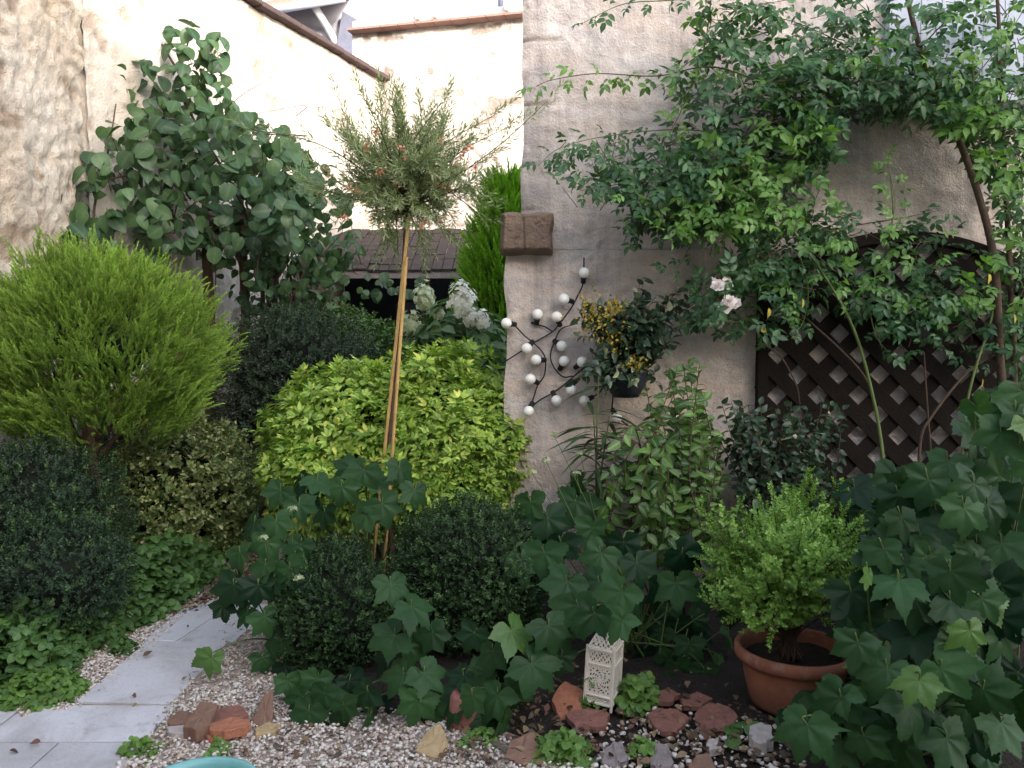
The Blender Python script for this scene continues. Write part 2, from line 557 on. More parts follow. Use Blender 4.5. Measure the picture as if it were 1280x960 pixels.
_g, _nt, _o = newmat('frosted_bulb')
_b = nd(_nt, 'ShaderNodeBsdfPrincipled', {'Base Color': (0.86, 0.85, 0.82, 1), 'Roughness': 0.22, 'Specular IOR Level': 0.5, 'Subsurface Weight': 0.15})
_nt.links.new(_b.outputs[0], _o.inputs[0])
M['bulb'] = _g
_g, _nt, _o = newmat('window_glass')
_b = nd(_nt, 'ShaderNodeBsdfPrincipled', {'Base Color': (0.03, 0.035, 0.045, 1), 'Roughness': 0.06, 'Specular IOR Level': 0.8})
_nt.links.new(_b.outputs[0], _o.inputs[0])
M['glass'] = _g

L = {}
L['conifer'] = leafmat('golden_cypress', (0.055, 0.105, 0.022), (0.12, 0.20, 0.04), tip=(0.40, 0.58, 0.12), trans=0.25, rough=0.65, nscale=4, var=0.45, spec=0.15, rare=(0.13, 0.08, 0.035), rare_p=0.05)
L['thuja'] = leafmat('thuja_green', (0.06, 0.16, 0.015), (0.10, 0.24, 0.02), tip=(0.24, 0.46, 0.04), trans=0.25, rough=0.6, nscale=3, var=0.3, spec=0.2)
L['box'] = leafmat('box_leaves', (0.016, 0.042, 0.014), (0.04, 0.085, 0.026), rough=0.45, trans=0.15, nscale=7, var=0.5)
L['boxtip'] = leafmat('box_new_growth', (0.045, 0.10, 0.028), (0.085, 0.16, 0.045), rough=0.45, trans=0.2, nscale=7, var=0.4)
L['darkhedge'] = leafmat('dark_hedge_leaves', (0.022, 0.048, 0.026), (0.045, 0.085, 0.042), rough=0.5, trans=0.15, nscale=6, var=0.5)
L['greybush'] = leafmat('grey_green_leaves', (0.035, 0.060, 0.036), (0.07, 0.105, 0.062), rough=0.55, trans=0.2, nscale=3, var=0.5)
L['choisya'] = leafmat('golden_choisya', (0.13, 0.26, 0.042), (0.42, 0.55, 0.105), rough=0.45, trans=0.25, nscale=5, var=0.45, rare=(0.60, 0.62, 0.14), rare_p=0.06)
L['euonymus'] = leafmat('variegated_leaves', (0.08, 0.13, 0.04), (0.22, 0.28, 0.10), rough=0.45, trans=0.2, nscale=5, var=0.5, rare=(0.50, 0.50, 0.24), rare_p=0.2)
L['kiwi'] = leafmat('round_vine_leaves', (0.020, 0.056, 0.026), (0.085, 0.160, 0.066), vein=(0.12, 0.2, 0.09), rough=0.45, trans=0.22, nscale=1.6, var=0.45)
L['rose'] = leafmat('rose_leaves', (0.026, 0.078, 0.036), (0.070, 0.158, 0.060), vein=(0.11, 0.2, 0.09), rough=0.42, trans=0.32, nscale=2.2, var=0.55)
L['roselight'] = leafmat('rose_young_leaves', (0.08, 0.19, 0.045), (0.16, 0.30, 0.07), vein=(0.22, 0.33, 0.12), rough=0.45, trans=0.35, nscale=3, var=0.35)
L['lobed'] = leafmat('lobed_leaves', (0.006, 0.024, 0.010), (0.040, 0.096, 0.034), vein=(0.08, 0.14, 0.055), rough=0.40, trans=0.2, nscale=3.5, var=0.45, rare=(0.07, 0.15, 0.035), rare_p=0.02, spec=0.15)
L['lobedlight'] = leafmat('lobed_light_leaves', (0.07, 0.155, 0.035), (0.10, 0.19, 0.05), vein=(0.28, 0.4, 0.14), rough=0.42, trans=0.25, nscale=2.5, var=0.25)
L['oval'] = leafmat('oval_climber_leaves', (0.028, 0.075, 0.022), (0.115, 0.215, 0.05), vein=(0.32, 0.44, 0.16), rough=0.42, trans=0.28, nscale=4, var=0.45)
L['darkrose'] = leafmat('dark_shrub_leaves', (0.020, 0.045, 0.026), (0.045, 0.085, 0.045), rough=0.35, trans=0.15, nscale=4, var=0.5, rare=(0.3, 0.32, 0.2), rare_p=0.03)
L['lonicera'] = leafmat('pot_shrub_leaves', (0.14, 0.28, 0.06), (0.33, 0.50, 0.12), rough=0.45, trans=0.28, nscale=6, var=0.45)
L['ground'] = leafmat('ground_cover_leaves', (0.045, 0.105, 0.030), (0.10, 0.20, 0.05), vein=(0.16, 0.25, 0.09), rough=0.45, trans=0.25, nscale=5, var=0.45)
L['weed'] = leafmat('weed_leaves', (0.08, 0.17, 0.035), (0.16, 0.28, 0.06), rough=0.5, trans=0.3, nscale=8, var=0.35)
L['feather'] = leafmat('feathery_leaves', (0.15, 0.20, 0.10), (0.31, 0.36, 0.20), rough=0.5, trans=0.3, nscale=4, var=0.35)
L['hydrangea'] = leafmat('hydrangea_leaves', (0.06, 0.13, 0.05), (0.12, 0.2, 0.08), rough=0.5, trans=0.25, nscale=4, var=0.4)
L['linear'] = leafmat('linear_leaves', (0.035, 0.075, 0.03), (0.075, 0.13, 0.05), rough=0.4, trans=0.2, nscale=5, var=0.4)
L['yellowfl'] = leafmat('yellow_flowers', (0.26, 0.20, 0.03), (0.46, 0.34, 0.05), rough=0.6, trans=0.25, nscale=9, var=0.4)
L['whitefl'] = leafmat('white_florets', (0.84, 0.84, 0.76), (0.93, 0.92, 0.86), rough=0.6, trans=0.25, nscale=9, var=0.15, tt=(1, 1, 1))
L['greenfl'] = leafmat('green_white_florets', (0.50, 0.58, 0.36), (0.72, 0.76, 0.56), rough=0.6, trans=0.25, nscale=9, var=0.15, tt=(1, 1, 1))
L['bud'] = leafmat('pale_buds', (0.22, 0.28, 0.14), (0.40, 0.45, 0.28), rough=0.6, trans=0.2, nscale=9, var=0.2)
L['pinkfl'] = leafmat('pink_petals', (0.90, 0.80, 0.79), (0.95, 0.92, 0.90), rough=0.55, trans=0.3, nscale=9, var=0.12, tt=(1, 1, 1))
L['redfl'] = leafmat('orange_red_flowers', (0.52, 0.21, 0.12), (0.64, 0.34, 0.22), rough=0.6, trans=0.3, nscale=9, var=0.2, tt=(1, 1, 1))
L['yellowleaf'] = leafmat('yellowed_leaf', (0.50, 0.38, 0.04), (0.50, 0.46, 0.09), rough=0.5, trans=0.3, nscale=9, var=0.15)
L['litter'] = island('leaf_litter_mat', [(0.12, 0.07, 0.04), (0.2, 0.13, 0.07), (0.07, 0.045, 0.03), (0.28, 0.2, 0.11), (0.16, 0.07, 0.05), (0.10, 0.08, 0.06)])
M['pebble'] = island('pebbles', [(0.70, 0.63, 0.60), (0.80, 0.75, 0.72), (0.55, 0.45, 0.39), (0.74, 0.66, 0.60), (0.45, 0.37, 0.33), (0.82, 0.80, 0.79), (0.64, 0.53, 0.46), (0.33, 0.25, 0.20), (0.75, 0.69, 0.68)])
M['pebbletan'] = island('tan_pebbles', [(0.42, 0.32, 0.22), (0.52, 0.42, 0.31), (0.30, 0.21, 0.14), (0.48, 0.36, 0.24), (0.22, 0.15, 0.10), (0.58, 0.49, 0.40)])

# ------------------------------------------------------------------ leaf templates (V,Q,T,A)
def ovate(w=0.32, fold=0.12, droop=0.2, rows=4, peak=0.42, stalk=0.0, serr=0.0, twist=0.0, pw=1.0):
    a = math.log(0.5) / math.log(peak)
    V, A, Q, T = [(0, 0, 0)], [1.0], [], []
    for i in range(1, rows):
        t = i / rows
        ww = w * math.sin(PI * t ** a) ** pw * (1 + serr * (1 if i % 2 else -1))
        y = stalk + t * (1 - stalk)
        z = -droop * t * t
        for s in (-1, 0, 1):
            V.append((s * ww, y, z + (fold * abs(s) * ww / w) + twist * s * ww * t))
            A.append(1.0 if s == 0 else 0.0)
    V.append((0, 1, -droop))
    A.append(0.8)
    e = len(V) - 1
    T += [(0, 2, 1), (0, 3, 2)]
    for i in range(rows - 2):
        b = 1 + 3 * i
        Q += [(b, b + 1, b + 4, b + 3), (b + 1, b + 2, b + 5, b + 4)]
    b = 1 + 3 * (rows - 2)
    T += [(b, b + 1, e), (b + 1, b + 2, e)]
    return (np.array(V, float), np.array(Q, int).reshape(-1, 4), np.array(T, int).reshape(-1, 3), np.array(A))


def compose(parts):
    V, Q, T, A, n = [], [], [], [], 0
    for (t, pos, yd, zd, s) in parts:
        yd = nrm(np.asarray(yd, float))
        xd = nrm(np.cross(yd, np.asarray(zd, float)))
        z2 = np.cross(xd, yd)
        W = t[0] @ np.stack([xd, yd, z2]) * s + np.asarray(pos, float)
        V.append(W); A.append(t[3])
        if len(t[1]): Q.append(t[1] + n)
        if len(t[2]): T.append(t[2] + n)
        n += len(W)
    return (np.concatenate(V), np.concatenate(Q) if Q else np.zeros((0, 4), int), np.concatenate(T) if T else np.zeros((0, 3), int), np.concatenate(A))


LOBE = [(0, 1.0), (3, .92), (6, .91), (9, .82), (12, .83), (16, .73), (19, .73), (23, .65), (27, .63), (31, .70), (34, .69), (38, .79), (42, .79), (46, .88), (48, .88), (51, .97), (54, .88), (57, .87), (61, .77), (65, .77), (70, .67), (75, .66), (81, .60),
        (87, .67), (91, .66), (96, .75), (101, .74), (107, .84), (112, .73), (117, .72), (124, .61), (131, .61), (140, .53), (152, .48), (164, .36), (174, .14)]


def lobed(seed, cut=1.0):
    r = np.random.default_rng(seed)
    ang, rad = [], []
    for s in (1, -1):
        pts = LOBE if s == 1 else LOBE[1:]
        for a, q in pts:
            ang.append(s * a)
            q2 = q
            if a not in (0, 51, 107):
                q2 = q + r.normal() * 0.018 + 0.035 * math.sin(a * .07 + seed * 1.7)
            q2 *= (1 + (0.08 * r.normal() if a in (51, 107) else 0))
            rad.append(max(q2, 0.05))
    o = np.argsort(ang)
    ang = np.array(ang, float)[o]
    rad = np.array(rad)[o]
    n = len(ang)
    rings = [0.22, 0.45, 0.68, 0.86, 1.0]
    veins = [0, 51, -51, 107, -107]
    V, A = [(0, 0, 0)], [1.0]
    droop = r.uniform(0.05, 0.75)
    cup = r.uniform(-0.35, 0.30)
    tw = r.normal() * 0.22
    asym = 1 + r.normal() * .10
    skew = r.normal() * .10
    for ri in rings:
        for a, q in zip(ang, rad):
            vd = min(abs(a - v) for v in veins)
            vv = 1.0 if vd < 1 else 0.0
            x, y = q * ri * math.sin(math.radians(a)), q * ri * math.cos(math.radians(a))
            x *= asym if x > 0 else 1 / asym
            x += skew * y * y
            z = 0.032 * ri * (1 - math.cos(min(vd, 28) / 28 * PI)) * (1.2 - 0.6 * ri) - droop * max(y, 0) ** 2 * 0.6 + cup * x * x * 0.6 + tw * x * y - 0.3 * droop * x * x
            z += 0.025 * math.sin(4 * x + seed) * ri * ri + 0.025 * math.sin(5 * y + 2 * seed) * ri
            V.append((x, y, z))
            A.append(vv * (1 - 0.25 * ri))
    T, Q = [], []
    for j in range(n - 1):
        T.append((0, 1 + j + 1, 1 + j))
    for k in range(len(rings) - 1):
        for j in range(n - 1):
            b = 1 + k * n + j
            Q.append((b, b + 1, b + n + 1, b + n))
    return (np.array(V), np.array(Q), np.array(T), np.array(A))


LOB = [lobed(s) for s in range(48)]
OV = [ovate(0.30, .10, d, 5, .42, twist=tw) for d, tw in ((.1, .1), (.25, -.15), (.4, .2), (.2, 0))]
OVS = [ovate(0.27, .10, d, 5, .42, serr=.09) for d in (.1, .25, .4)]
L4 = [ovate(0.3, .1, d, 2, .45) for d in (.05, .2)]
ROUND = [ovate(0.46, .07, d, 7, .45, twist=tw, pw=.6) for d, tw in ((.12, .15), (.25, -.15), (.4, .1))]


def rose_leaf(seed):
    r = np.random.default_rng(seed)
    p = [(OVS[seed % 3], (0, .62, -.08), (0, 1, -.25), (0, .2, 1), .42)]
    for y, s in ((.28, .34), (.55, .38)):
        for sd in (-1, 1):
            p.append((OVS[r.integers(3)], (0, y, -.03), (sd * .95, .5, -.15 + .2 * r.normal()), (0.2 * r.normal(), .1, 1), s * r.uniform(.85, 1.1)))
    return compose(p)


ROSE = [rose_leaf(i) for i in range(6)]


def sprig(n, leaf, ls, ang=50, seed=0, up=0.3, flat=False):
    r = np.random.default_rng(seed)
    p = []
    for i in range(n):
        t = (i + .5) / n
        az = (i * 137.5 + r.uniform(-20, 20)) if not flat else (90 if i % 2 else -90) + r.uniform(-25, 25)
        az = math.radians(az)
        a = math.radians(ang * (1 - .35 * t))
        y = (math.sin(az) * math.sin(a), math.cos(a), math.cos(az) * math.sin(a))
        z = nrm(np.array([0, 1, 0]) - np.array(y) * .3 + r.normal(size=3) * .25)
        p.append((leaf[r.integers(len(leaf))], (0, t * .85, 0), y, z, ls * r.uniform(.75, 1.15) * (1 - .25 * t)))
    return compose(p)


BOXSP = [sprig(9, L4, .34, 55, s) for s in range(4)]
EUSP = [sprig(8, [ovate(.33, .1, d, 3, .5) for d in (.1, .3)], .42, 60, s) for s in range(4)]
LONSP = [sprig(20, [ovate(.38, .05, .1, 2, .5)], .21, 65, s) for s in range(4)]
FEASP = [sprig(16, [ovate(.085, .02, d, 2, .5) for d in (.05, .3)], .40, 42, s) for s in range(4)]
TRI = [compose([(ROUND[k], (0, .05, 0), (0, 1, -.1), (0, 0, 1), .55), (ROUND[(k + 1) % 3], (0, 0, 0), (1, .3, -.1), (0, 0, 1), .5), (ROUND[(k + 2) % 3], (0, 0, 0), (-1, .3, -.1), (0, 0, 1), .5)]) for k in range(3)]


def whorl(seed):
    """shoot tip: three-fingered leaves set round an axis (+y)"""
    r = np.random.default_rng(seed)
    lf = [ovate(.19, .06, d, 4, .5) for d in (.1, .35)]
    p = []
    for i in range(7):
        az = math.radians(i * 137.5)
        a = math.radians(30 + 50 * (1 - i / 7) + r.uniform(-8, 8))
        d = np.array([math.sin(az) * math.sin(a), math.cos(a), math.cos(az) * math.sin(a)])
        z = nrm(np.array([0, 1, 0]) - d * d[1] + r.normal(size=3) * .1)
        x = np.cross(d, z)
        b = d * .3 + np.array([0, i * .02, 0])
        for sd in (0, -1, 1):
            p.append((lf[r.integers(2)], b, d + sd * .75 * x, z, r.uniform(.45, .6) * (1 if sd == 0 else .8)))
    return compose(p)


WHORL = [whorl(s) for s in range(5)]


def plume(seed, n=84, ang=46, ln=.20):
    r = np.random.default_rng(seed)
    V, T, A = [], [], []
    for i in range(n):
        t = (i / n) ** .9
        az = i * 2.3999 + r.uniform(-.4, .4)
        a = math.radians(ang * (1 - .5 * t) + r.uniform(-8, 8))
        d = np.array([math.sin(az) * math.sin(a), math.cos(a), math.cos(az) * math.sin(a) * .6])
        b = np.array([0, t * .85, .06 * math.sin(t * 3)])
        l = ln * (1 - .55 * t) * r.uniform(.7, 1.2)
        s = nrm(np.cross(d, r.normal(size=3))) * .009
        k = len(V)
        V += [b - s, b + d * l * .5 + s * 1.6, b + d * l, b + d * l * .5 - s * 1.6]
        A += [t * .7, t * .7 + .2, min(1, t * .7 + .5), t * .7 + .2]
        T += [(k, k + 1, k + 2), (k, k + 2, k + 3)]
    return (np.array(V), np.zeros((0, 4), int), np.array(T), np.array(A))


PLUME = [plume(s) for s in range(5)]

# blossoms
PETAL = ovate(.42, .12, -.25, 3, .6)


def blossom(n, rings, seed=0):
    r = np.random.default_rng(seed)
    p = []
    for k in range(rings):
        for i in range(n):
            az = 2 * PI * (i + k * .5) / n + r.uniform(-.15, .15)
            el = math.radians(8 + 17 * k + r.uniform(-8, 8))
            d = (math.cos(az) * math.cos(el), math.sin(az) * math.cos(el), math.sin(el))
            p.append((PETAL, (0, 0, k * .05), d, (-d[0] * .5, -d[1] * .5, 1), (1 - .13 * k) * r.uniform(.85, 1.1)))
    return compose(p)


ROSEFL = [blossom(6, 5, s) for s in range(4)]
FLORET = [compose([(ovate(.4, 0, .05, 2, .55), (0, 0, 0), (math.cos(a), math.sin(a), .1), (0, 0, 1), 1) for a in (0, PI / 2, PI, 1.5 * PI)])]


# ------------------------------------------------------------------ foliage volumes
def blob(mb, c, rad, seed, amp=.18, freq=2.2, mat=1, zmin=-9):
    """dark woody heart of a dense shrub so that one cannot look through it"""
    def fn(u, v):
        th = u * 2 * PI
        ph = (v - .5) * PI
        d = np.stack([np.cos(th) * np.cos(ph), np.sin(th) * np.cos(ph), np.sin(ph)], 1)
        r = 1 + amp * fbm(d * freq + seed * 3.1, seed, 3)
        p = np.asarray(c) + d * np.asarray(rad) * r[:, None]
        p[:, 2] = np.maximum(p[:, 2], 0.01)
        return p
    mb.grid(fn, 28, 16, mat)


def shell(mb, tm, c, rad, n, size, seed, amp=.22, freq=2.4, thick=.35, up=.4, out=.8, jit=.6, mat=0, low=-.85, axis=True, floor=.02, front=True):
    c = np.asarray(c, float)
    rad = np.asarray(rad, float)
    d = unit(int(n * 1.6))
    d = d[d[:, 2] > low][:n]
    r = 1 + amp * fbm(d * freq + seed * 3.1, seed, 3) + .10 * vnoise(d * freq * 3.3 + seed, seed + 9)
    r *= 1 - thick * rng.random(len(d)) ** 1.8
    p = c + d * rad * r[:, None]
    k = p[:, 2] > floor
    p, d = p[k], d[k]
    m = len(p)
    nd_ = nrm(d / rad * rad.mean())
    if axis:     # sprigs: y = growth direction
        y = nrm(nd_ * out + np.array([0, 0, up]) + unit(m) * jit)
        z = nrm(unit(m) + np.array([0, 0, .6]))
    else:        # single leaves: z = leaf normal
        z = nrm(nd_ * out + np.array([0, 0, up]) + unit(m) * jit)
        y = nrm(np.cross(z, unit(m)) + np.array([0, 0, -.35]) + nd_ * .3)
    mb.inst(tm, p, y, z, size * rng.uniform(.7, 1.25, m), mat)


CORE = plain('shrub_inner_shade', (0.010, 0.014, 0.008), (0.006, 0.007, 0.005), 9, 0.95, 0.6, 40)


def shrub(name, label, cat, base, c, rad, tm, lm, n, size, seed, group=None, core=.74, stems=5, tips=None, **kw):
    t = thing(name, base, label, cat, group)
    mb = MB()
    if core:
        blob(mb, c, np.asarray(rad) * core, seed, kw.get('amp', .22), kw.get('freq', 2.4))
    shell(mb, tm, c, rad, n, size, seed, **kw)
    if tips:
        kw2 = dict(kw); kw2['thick'] = .06
        shell(mb, tm, c, np.asarray(rad) * 1.05, int(n * .07), size * 1.15, seed, **dict(kw2, up=.7), mat=2)
    mb.build('foliage', [lm, CORE] + ([tips] if tips else []), t)
    st = MB()
    for i in range(stems):
        a = rng.uniform(0, 2 * PI)
        e = np.asarray(c) + np.array([math.cos(a) * rad[0] * .5, math.sin(a) * rad[1] * .5, rad[2] * rng.uniform(-.2, .5)])
        b = np.asarray(base) + np.array([math.cos(a) * .05, math.sin(a) * .05, -.03])
        st.tube(smooth([b, (b + e) / 2 + rng.normal(size=3) * .03, e], 5), .012, .004, 5)
    st.build('stem', M['twig'], t)
    return t


# ================================================================== SETTING
def ground():
    mb = MB()
    mb.grid(lambda u, v: np.stack([u * 400 - 200, v * 400 - 150, np.full(len(u), -0.03)], 1), 3, 3)
    def fn(u, v):
        p = np.stack([u * 12 - 6, v * 12 - 1, np.zeros(len(u))], 1)
        p[:, 2] = .012 * fbm(p * 3, 3, 3) - .012
        return p
    mb2 = MB()
    mb2.grid(fn, 160, 160)
    tag(mb.build('ground', M['soil']), kind='structure')
    tag(mb2.build('soil', M['soil']), kind='structure')


ground()


def paving():
    mb = MB()
    T_ = .045

    def slab(poly, z=.012):
        p = [np.array(q) + rng.normal(size=2) * .002 for q in poly]
        mb.prism(p, z - T_, z + rng.uniform(-.002, .002))
    g = .008
    # path
    slab([(-1.775, 3.17 + g), (-1.385, 3.15 + g), (-1.385, 3.815), (-1.785, 3.825)])
    slab([(-1.80, 3.835), (-1.645, 3.83), (-1.545, 4.42), (-1.80, 4.66)])
    slab([(-1.637, 3.828), (-1.36, 3.825), (-1.30, 4.36), (-1.537, 4.41)])
    # terrace
    for (x0, x1, y0, y1) in ((-1.96, -1.36, 2.86, 3.15), (-2.57, -1.968, 2.86, 3.16), (-3.13, -2.578, 2.86, 3.16),
                             (-1.66, -1.36 + .02, 2.25, 2.852), (-2.27, -1.668, 2.25, 2.852), (-2.88, -2.278, 2.25, 2.852),
                             (-1.96, -1.36, 1.64, 2.242), (-2.57, -1.968, 1.64, 2.242), (-3.13, -2.578, 1.64, 2.242),
                             (-1.66, -1.36, 1.0, 1.632), (-2.27, -1.668, 1.0, 1.632), (-2.88, -2.278, 1.0, 1.632)):
        slab([(x0, y0), (x1, y0), (x1, y1), (x0, y1)])
    o = mb.build('path', M['slab'], sm=False)
    bevel(o, .004, 2)
    tag(o, kind='structure')


paving()

ICO = None
def ico():
    t = (1 + 5 ** .5) / 2
    v = nrm(np.array([(-1, t, 0), (1, t, 0), (-1, -t, 0), (1, -t, 0), (0, -1, t), (0, 1, t), (0, -1, -t), (0, 1, -t), (t, 0, -1), (t, 0, 1), (-t, 0, -1), (-t, 0, 1)], float))
    f = np.array([(0, 11, 5), (0, 5, 1), (0, 1, 7), (0, 7, 10), (0, 10, 11), (1, 5, 9), (5, 11, 4), (11, 10, 2), (10, 7, 6), (7, 1, 8), (3, 9, 4), (3, 4, 2), (3, 2, 6), (3, 6, 8), (3, 8, 9), (4, 9, 5), (2, 4, 11), (6, 2, 10), (8, 6, 7), (9, 8, 1)])
    return v, f


def pebble_tm(n):
    v, f = ico()
    res = []
    for i in range(n):
        r = np.random.default_rng(i + 50)
        w = v * (1 + r.normal(size=(12, 1)) * .14) * np.array([1, r.uniform(.6, .95), r.uniform(.4, .7)]) * .5
        res.append((w, np.zeros((0, 4), int), f, np.zeros(12)))
    return res


PEB = pebble_tm(8)


def gravel():
    for poly, z in (([(205, 905), (262, 825), (292, 755), (350, 755), (400, 870), (560, 900), (660, 925), (760, 1010), (760, 1300), (0, 1300), (150, 955)], .004), ([(-40, 905), (60, 855), (150, 795), (230, 742), (300, 680), (360, 680), (320, 740), (262, 830), (205, 905)], .003)):
        gb = MB()
        pts = smooth([np.r_[G(x, y)[:2], z] for x, y in poly] , 2)
        c = pts.mean(0)
        gb.add(np.vstack([pts, c]), None, [(i, (i + 1) % len(pts), len(pts)) for i in range(len(pts))])
        tag(gb.build('gravel_bed', M['grit']), kind='structure')
    mb = MB()
    def put(poly, n, s0, s1, z=.008, mat=0):
        p = polysample(poly, n)
        q = np.array([G(x, y) for x, y in p])
        q[:, 2] = z + rng.uniform(-.006, .010, n)
        mb.inst(PEB, q, np.c_[rng.normal(size=(n, 2)), rng.normal(size=n) * .3], np.array([0, 0, 1]) + rng.normal(size=(n, 3)) * .3, rng.uniform(s0, s1, n), mat)
    put([(205, 905), (250, 868), (330, 850), (420, 880), (560, 900), (650, 930), (720, 955), (760, 1010), (100, 1010), (150, 955)], 7000, .009, .025)
    put([(205, 905), (290, 850), (420, 880), (600, 915), (700, 960), (700, 1100), (60, 1100), (150, 955)], 4200, .009, .022, .0)
    put([(200, 900), (262, 822), (330, 812), (370, 880), (330, 900)], 1300, .008, .020)
    put([(700, 935), (760, 905), (850, 880), (960, 900), (1010, 960), (900, 1000), (700, 1000)], 620, .010, .032)
    put([(30, 900), (110, 845), (190, 790), (255, 742), (235, 735), (150, 790), (80, 830), (0, 870)], 4200, .009, .022, .008)
    put([(225, 765), (290, 720), (330, 680), (345, 690), (330, 735), (285, 745), (245, 760)], 1900, .012, .028, .008, 1)
    put([(50, 892), (86, 890), (200, 800), (252, 752), (238, 748), (185, 790), (110, 845)], 1500, .008, .020, .006)
    put([(258, 832), (285, 765), (345, 755), (360, 832)], 900, .008, .020, .004)
    put([(200, 800), (95, 890), (104, 890), (208, 800)], 40, .006, .012, .016)
    put([(205, 905), (262, 825), (254, 826), (186, 915)], 60, .006, .013, .016)
    put([(120, 830), (175, 790), (160, 780), (100, 825)], 300, .009, .022, .012, 1)
    tag(mb.build('gravel', [M['pebble'], M['pebbletan']], sm=True), kind='stuff', label='pale pink and white gravel spread beside the paving slabs', cat='gravel')
    lt = MB()
    for poly, n in (([(560, 890), (700, 860), (960, 880), (1000, 960), (560, 970)], 520), ([(205, 905), (290, 850), (420, 880), (700, 960), (150, 955)], 130), ([(0, 900), (80, 890), (250, 750), (290, 745), (200, 910), (100, 960), (0, 960)], 9), ([(225, 765), (330, 680), (350, 700), (245, 770)], 260), ([(640, 830), (900, 830), (980, 960), (640, 960)], 260)):
        p = polysample(poly, n)
        q = np.array([G(x, y) for x, y in p])
        q[:, 2] = .016 + rng.uniform(0, .012, n)
        lt.inst(OV, q, np.c_[rng.normal(size=(n, 2)), rng.normal(size=n) * .25], np.array([0, 0, 1]) + rng.normal(size=(n, 3)) * .45, rng.uniform(.012, .045, n))
    tag(lt.build('leaf_litter', L['litter']), kind='stuff', label='dry brown leaf litter strewn over soil and gravel', cat='leaf litter')


gravel()

# ------------------------------------------------------------------ house wall on the right
def house_wall():
    t = thing('house_wall', (3, 4.85, 0), 'tall weathered pinkish rendered house wall filling the right of the garden', 'wall')
    Y0 = 4.60
    JX = [(50, 700), (131, 690), (206, 672), (262, 668)]     # old quoin joints (photo rows), length
    def make(x0, x1, z0, z1, yf, nu, nv, seed, joints=True):
        zj = [(P(650, y, yf)[2], P(xe, y, yf)[0]) for y, xe in JX]
        def groove(X, Z):
            g = np.zeros(len(X))
            if joints:
                wob = .012 * vnoise(np.c_[X * 6, Z * 0, Z * 0], seed)
                for z, xe in zj:
                    g = np.maximum(g, np.clip(1 - np.abs(Z - z - wob) / .012, 0, 1) * np.clip((xe + .05 - X) / .1, 0, 1))
            cr = np.abs(fbm(np.c_[X * 1.3, Z * 1.6, X * 0], seed + 5, 4))
            g = np.maximum(g, .55 * np.clip(1 - cr / .012, 0, 1) * (vnoise(np.c_[X * .9, Z * .9, X * 0], seed + 2) > .25))
            return g
        def fn(u, v):
            X = x0 + u * (x1 - x0)
            Z = z0 + v * (z1 - z0)
            q = np.c_[X, Z, X * 0]
            h = .022 * fbm(q * 1.7, seed, 4) + .010 * fbm(q * 7, seed + 3, 4) + .006 * fbm(q * 22, seed + 7, 2)
            h -= .016 * groove(X, Z)
            edge = np.exp(-(X - x0) / .03)
            h -= .02 * edge * (1 + vnoise(q * 9, seed + 4))
            return np.stack([X + edge * .012 * vnoise(np.c_[Z * 5, Z * 0, Z * 0], seed), yf - h, Z], 1)
        mb = MB()
        mb.grid(fn, nu, nv, 0, lambda u, v: groove(x0 + u * (x1 - x0), z0 + v * (z1 - z0)))
        # plain body behind the face
        mb.box(((x0 + x1) / 2 + .015, yf + .02 + .24, (z0 + z1) / 2), (x1 - x0 - .03, .44, z1 - z0 - .004))
        return mb
    make(.058, 6.0, 1.995, 4.12, Y0, 420, 180, 21).build('upper_wall', M['houseplaster'], t)
    make(-.038, 6.0, -.1, 1.99, Y0 - .025, 420, 180, 33, False).build('lower_wall', M['houseplaster'], t)
    # projecting corner stones
    mb = MB()
    pa, pb = P(625, 316, Y0 - .16), P(693, 262, Y0 - .16)
    def face(u, v):
        X = pa[0] + (pb[0] - pa[0]) * u
        Z = pa[2] + (pb[2] - pa[2]) * v
        X = X + .006 * vnoise(np.c_[Z * 14, u * 3, u * 0], 3)
        Z = Z + .007 * vnoise(np.c_[X * 12, v * 3, v * 0], 4)
        du, dv = np.abs(u - .5) * 2, np.abs(v - .5) * 2
        rr = (1 - np.clip((du - .80) / .20, 0, 1) ** 2) ** .5 * (1 - np.clip((dv - .72) / .28, 0, 1) ** 2) ** .5
        h = .02 + .13 * rr + .022 * fbm(np.c_[X * 12, Z * 12, X * 0], 5, 5) * rr
        h -= .018 * np.clip(1 - np.abs(u - .43 - .02 * vnoise(np.c_[Z * 9, Z * 0, Z * 0], 6)) / .03, 0, 1)
        return np.stack([X, Y0 - h, Z], 1)
    mb.grid(face, 70, 56)
    mb.build('corbel_stone', M['corbel'], t)
    # window with pale blue shutter, ledge below
    a, b = P(1092, 134, Y0 - .05), P(1330, -40, Y0 - .05)
    fr = MB()
    zt, zb = 4.05, a[2] + .03
    xl, xr = a[0] + .10, a[0] + 1.1
    for (x, z, w, h) in ((xl, (zt + zb) / 2, .06, zt - zb), (xr, (zt + zb) / 2, .06, zt - zb)):
        fr.box((x, Y0 - .03, z), (w, .07, h))
    f = fr.build('window_frame', M['bluegrey'], t, sm=False)
    sh = MB()
    for k in range(8):
        w = (xr - xl - .07) / 8
        sh.box((xl + .035 + w * (k + .5), Y0 - .032, (zt + zb) / 2), (w - .004, .03, zt - zb - .02))
    sh.build('shutter', M['bluegrey'], t, sm=False)
    si = MB()
    si.box(((xl + xr) / 2, Y0 - .055, a[2]), (1.25, .12, .045))
    bevel(si.build('window_sill', M['stone_grey'], t, sm=False), .008)
    cp = MB()
    for k in range(16):
        cp.box((.2 + k * .38, Y0 + .22, 4.15), (.37, .62, .05), None)
    cp.build('coping', M['rooftile'], t, sm=False)


house_wall()


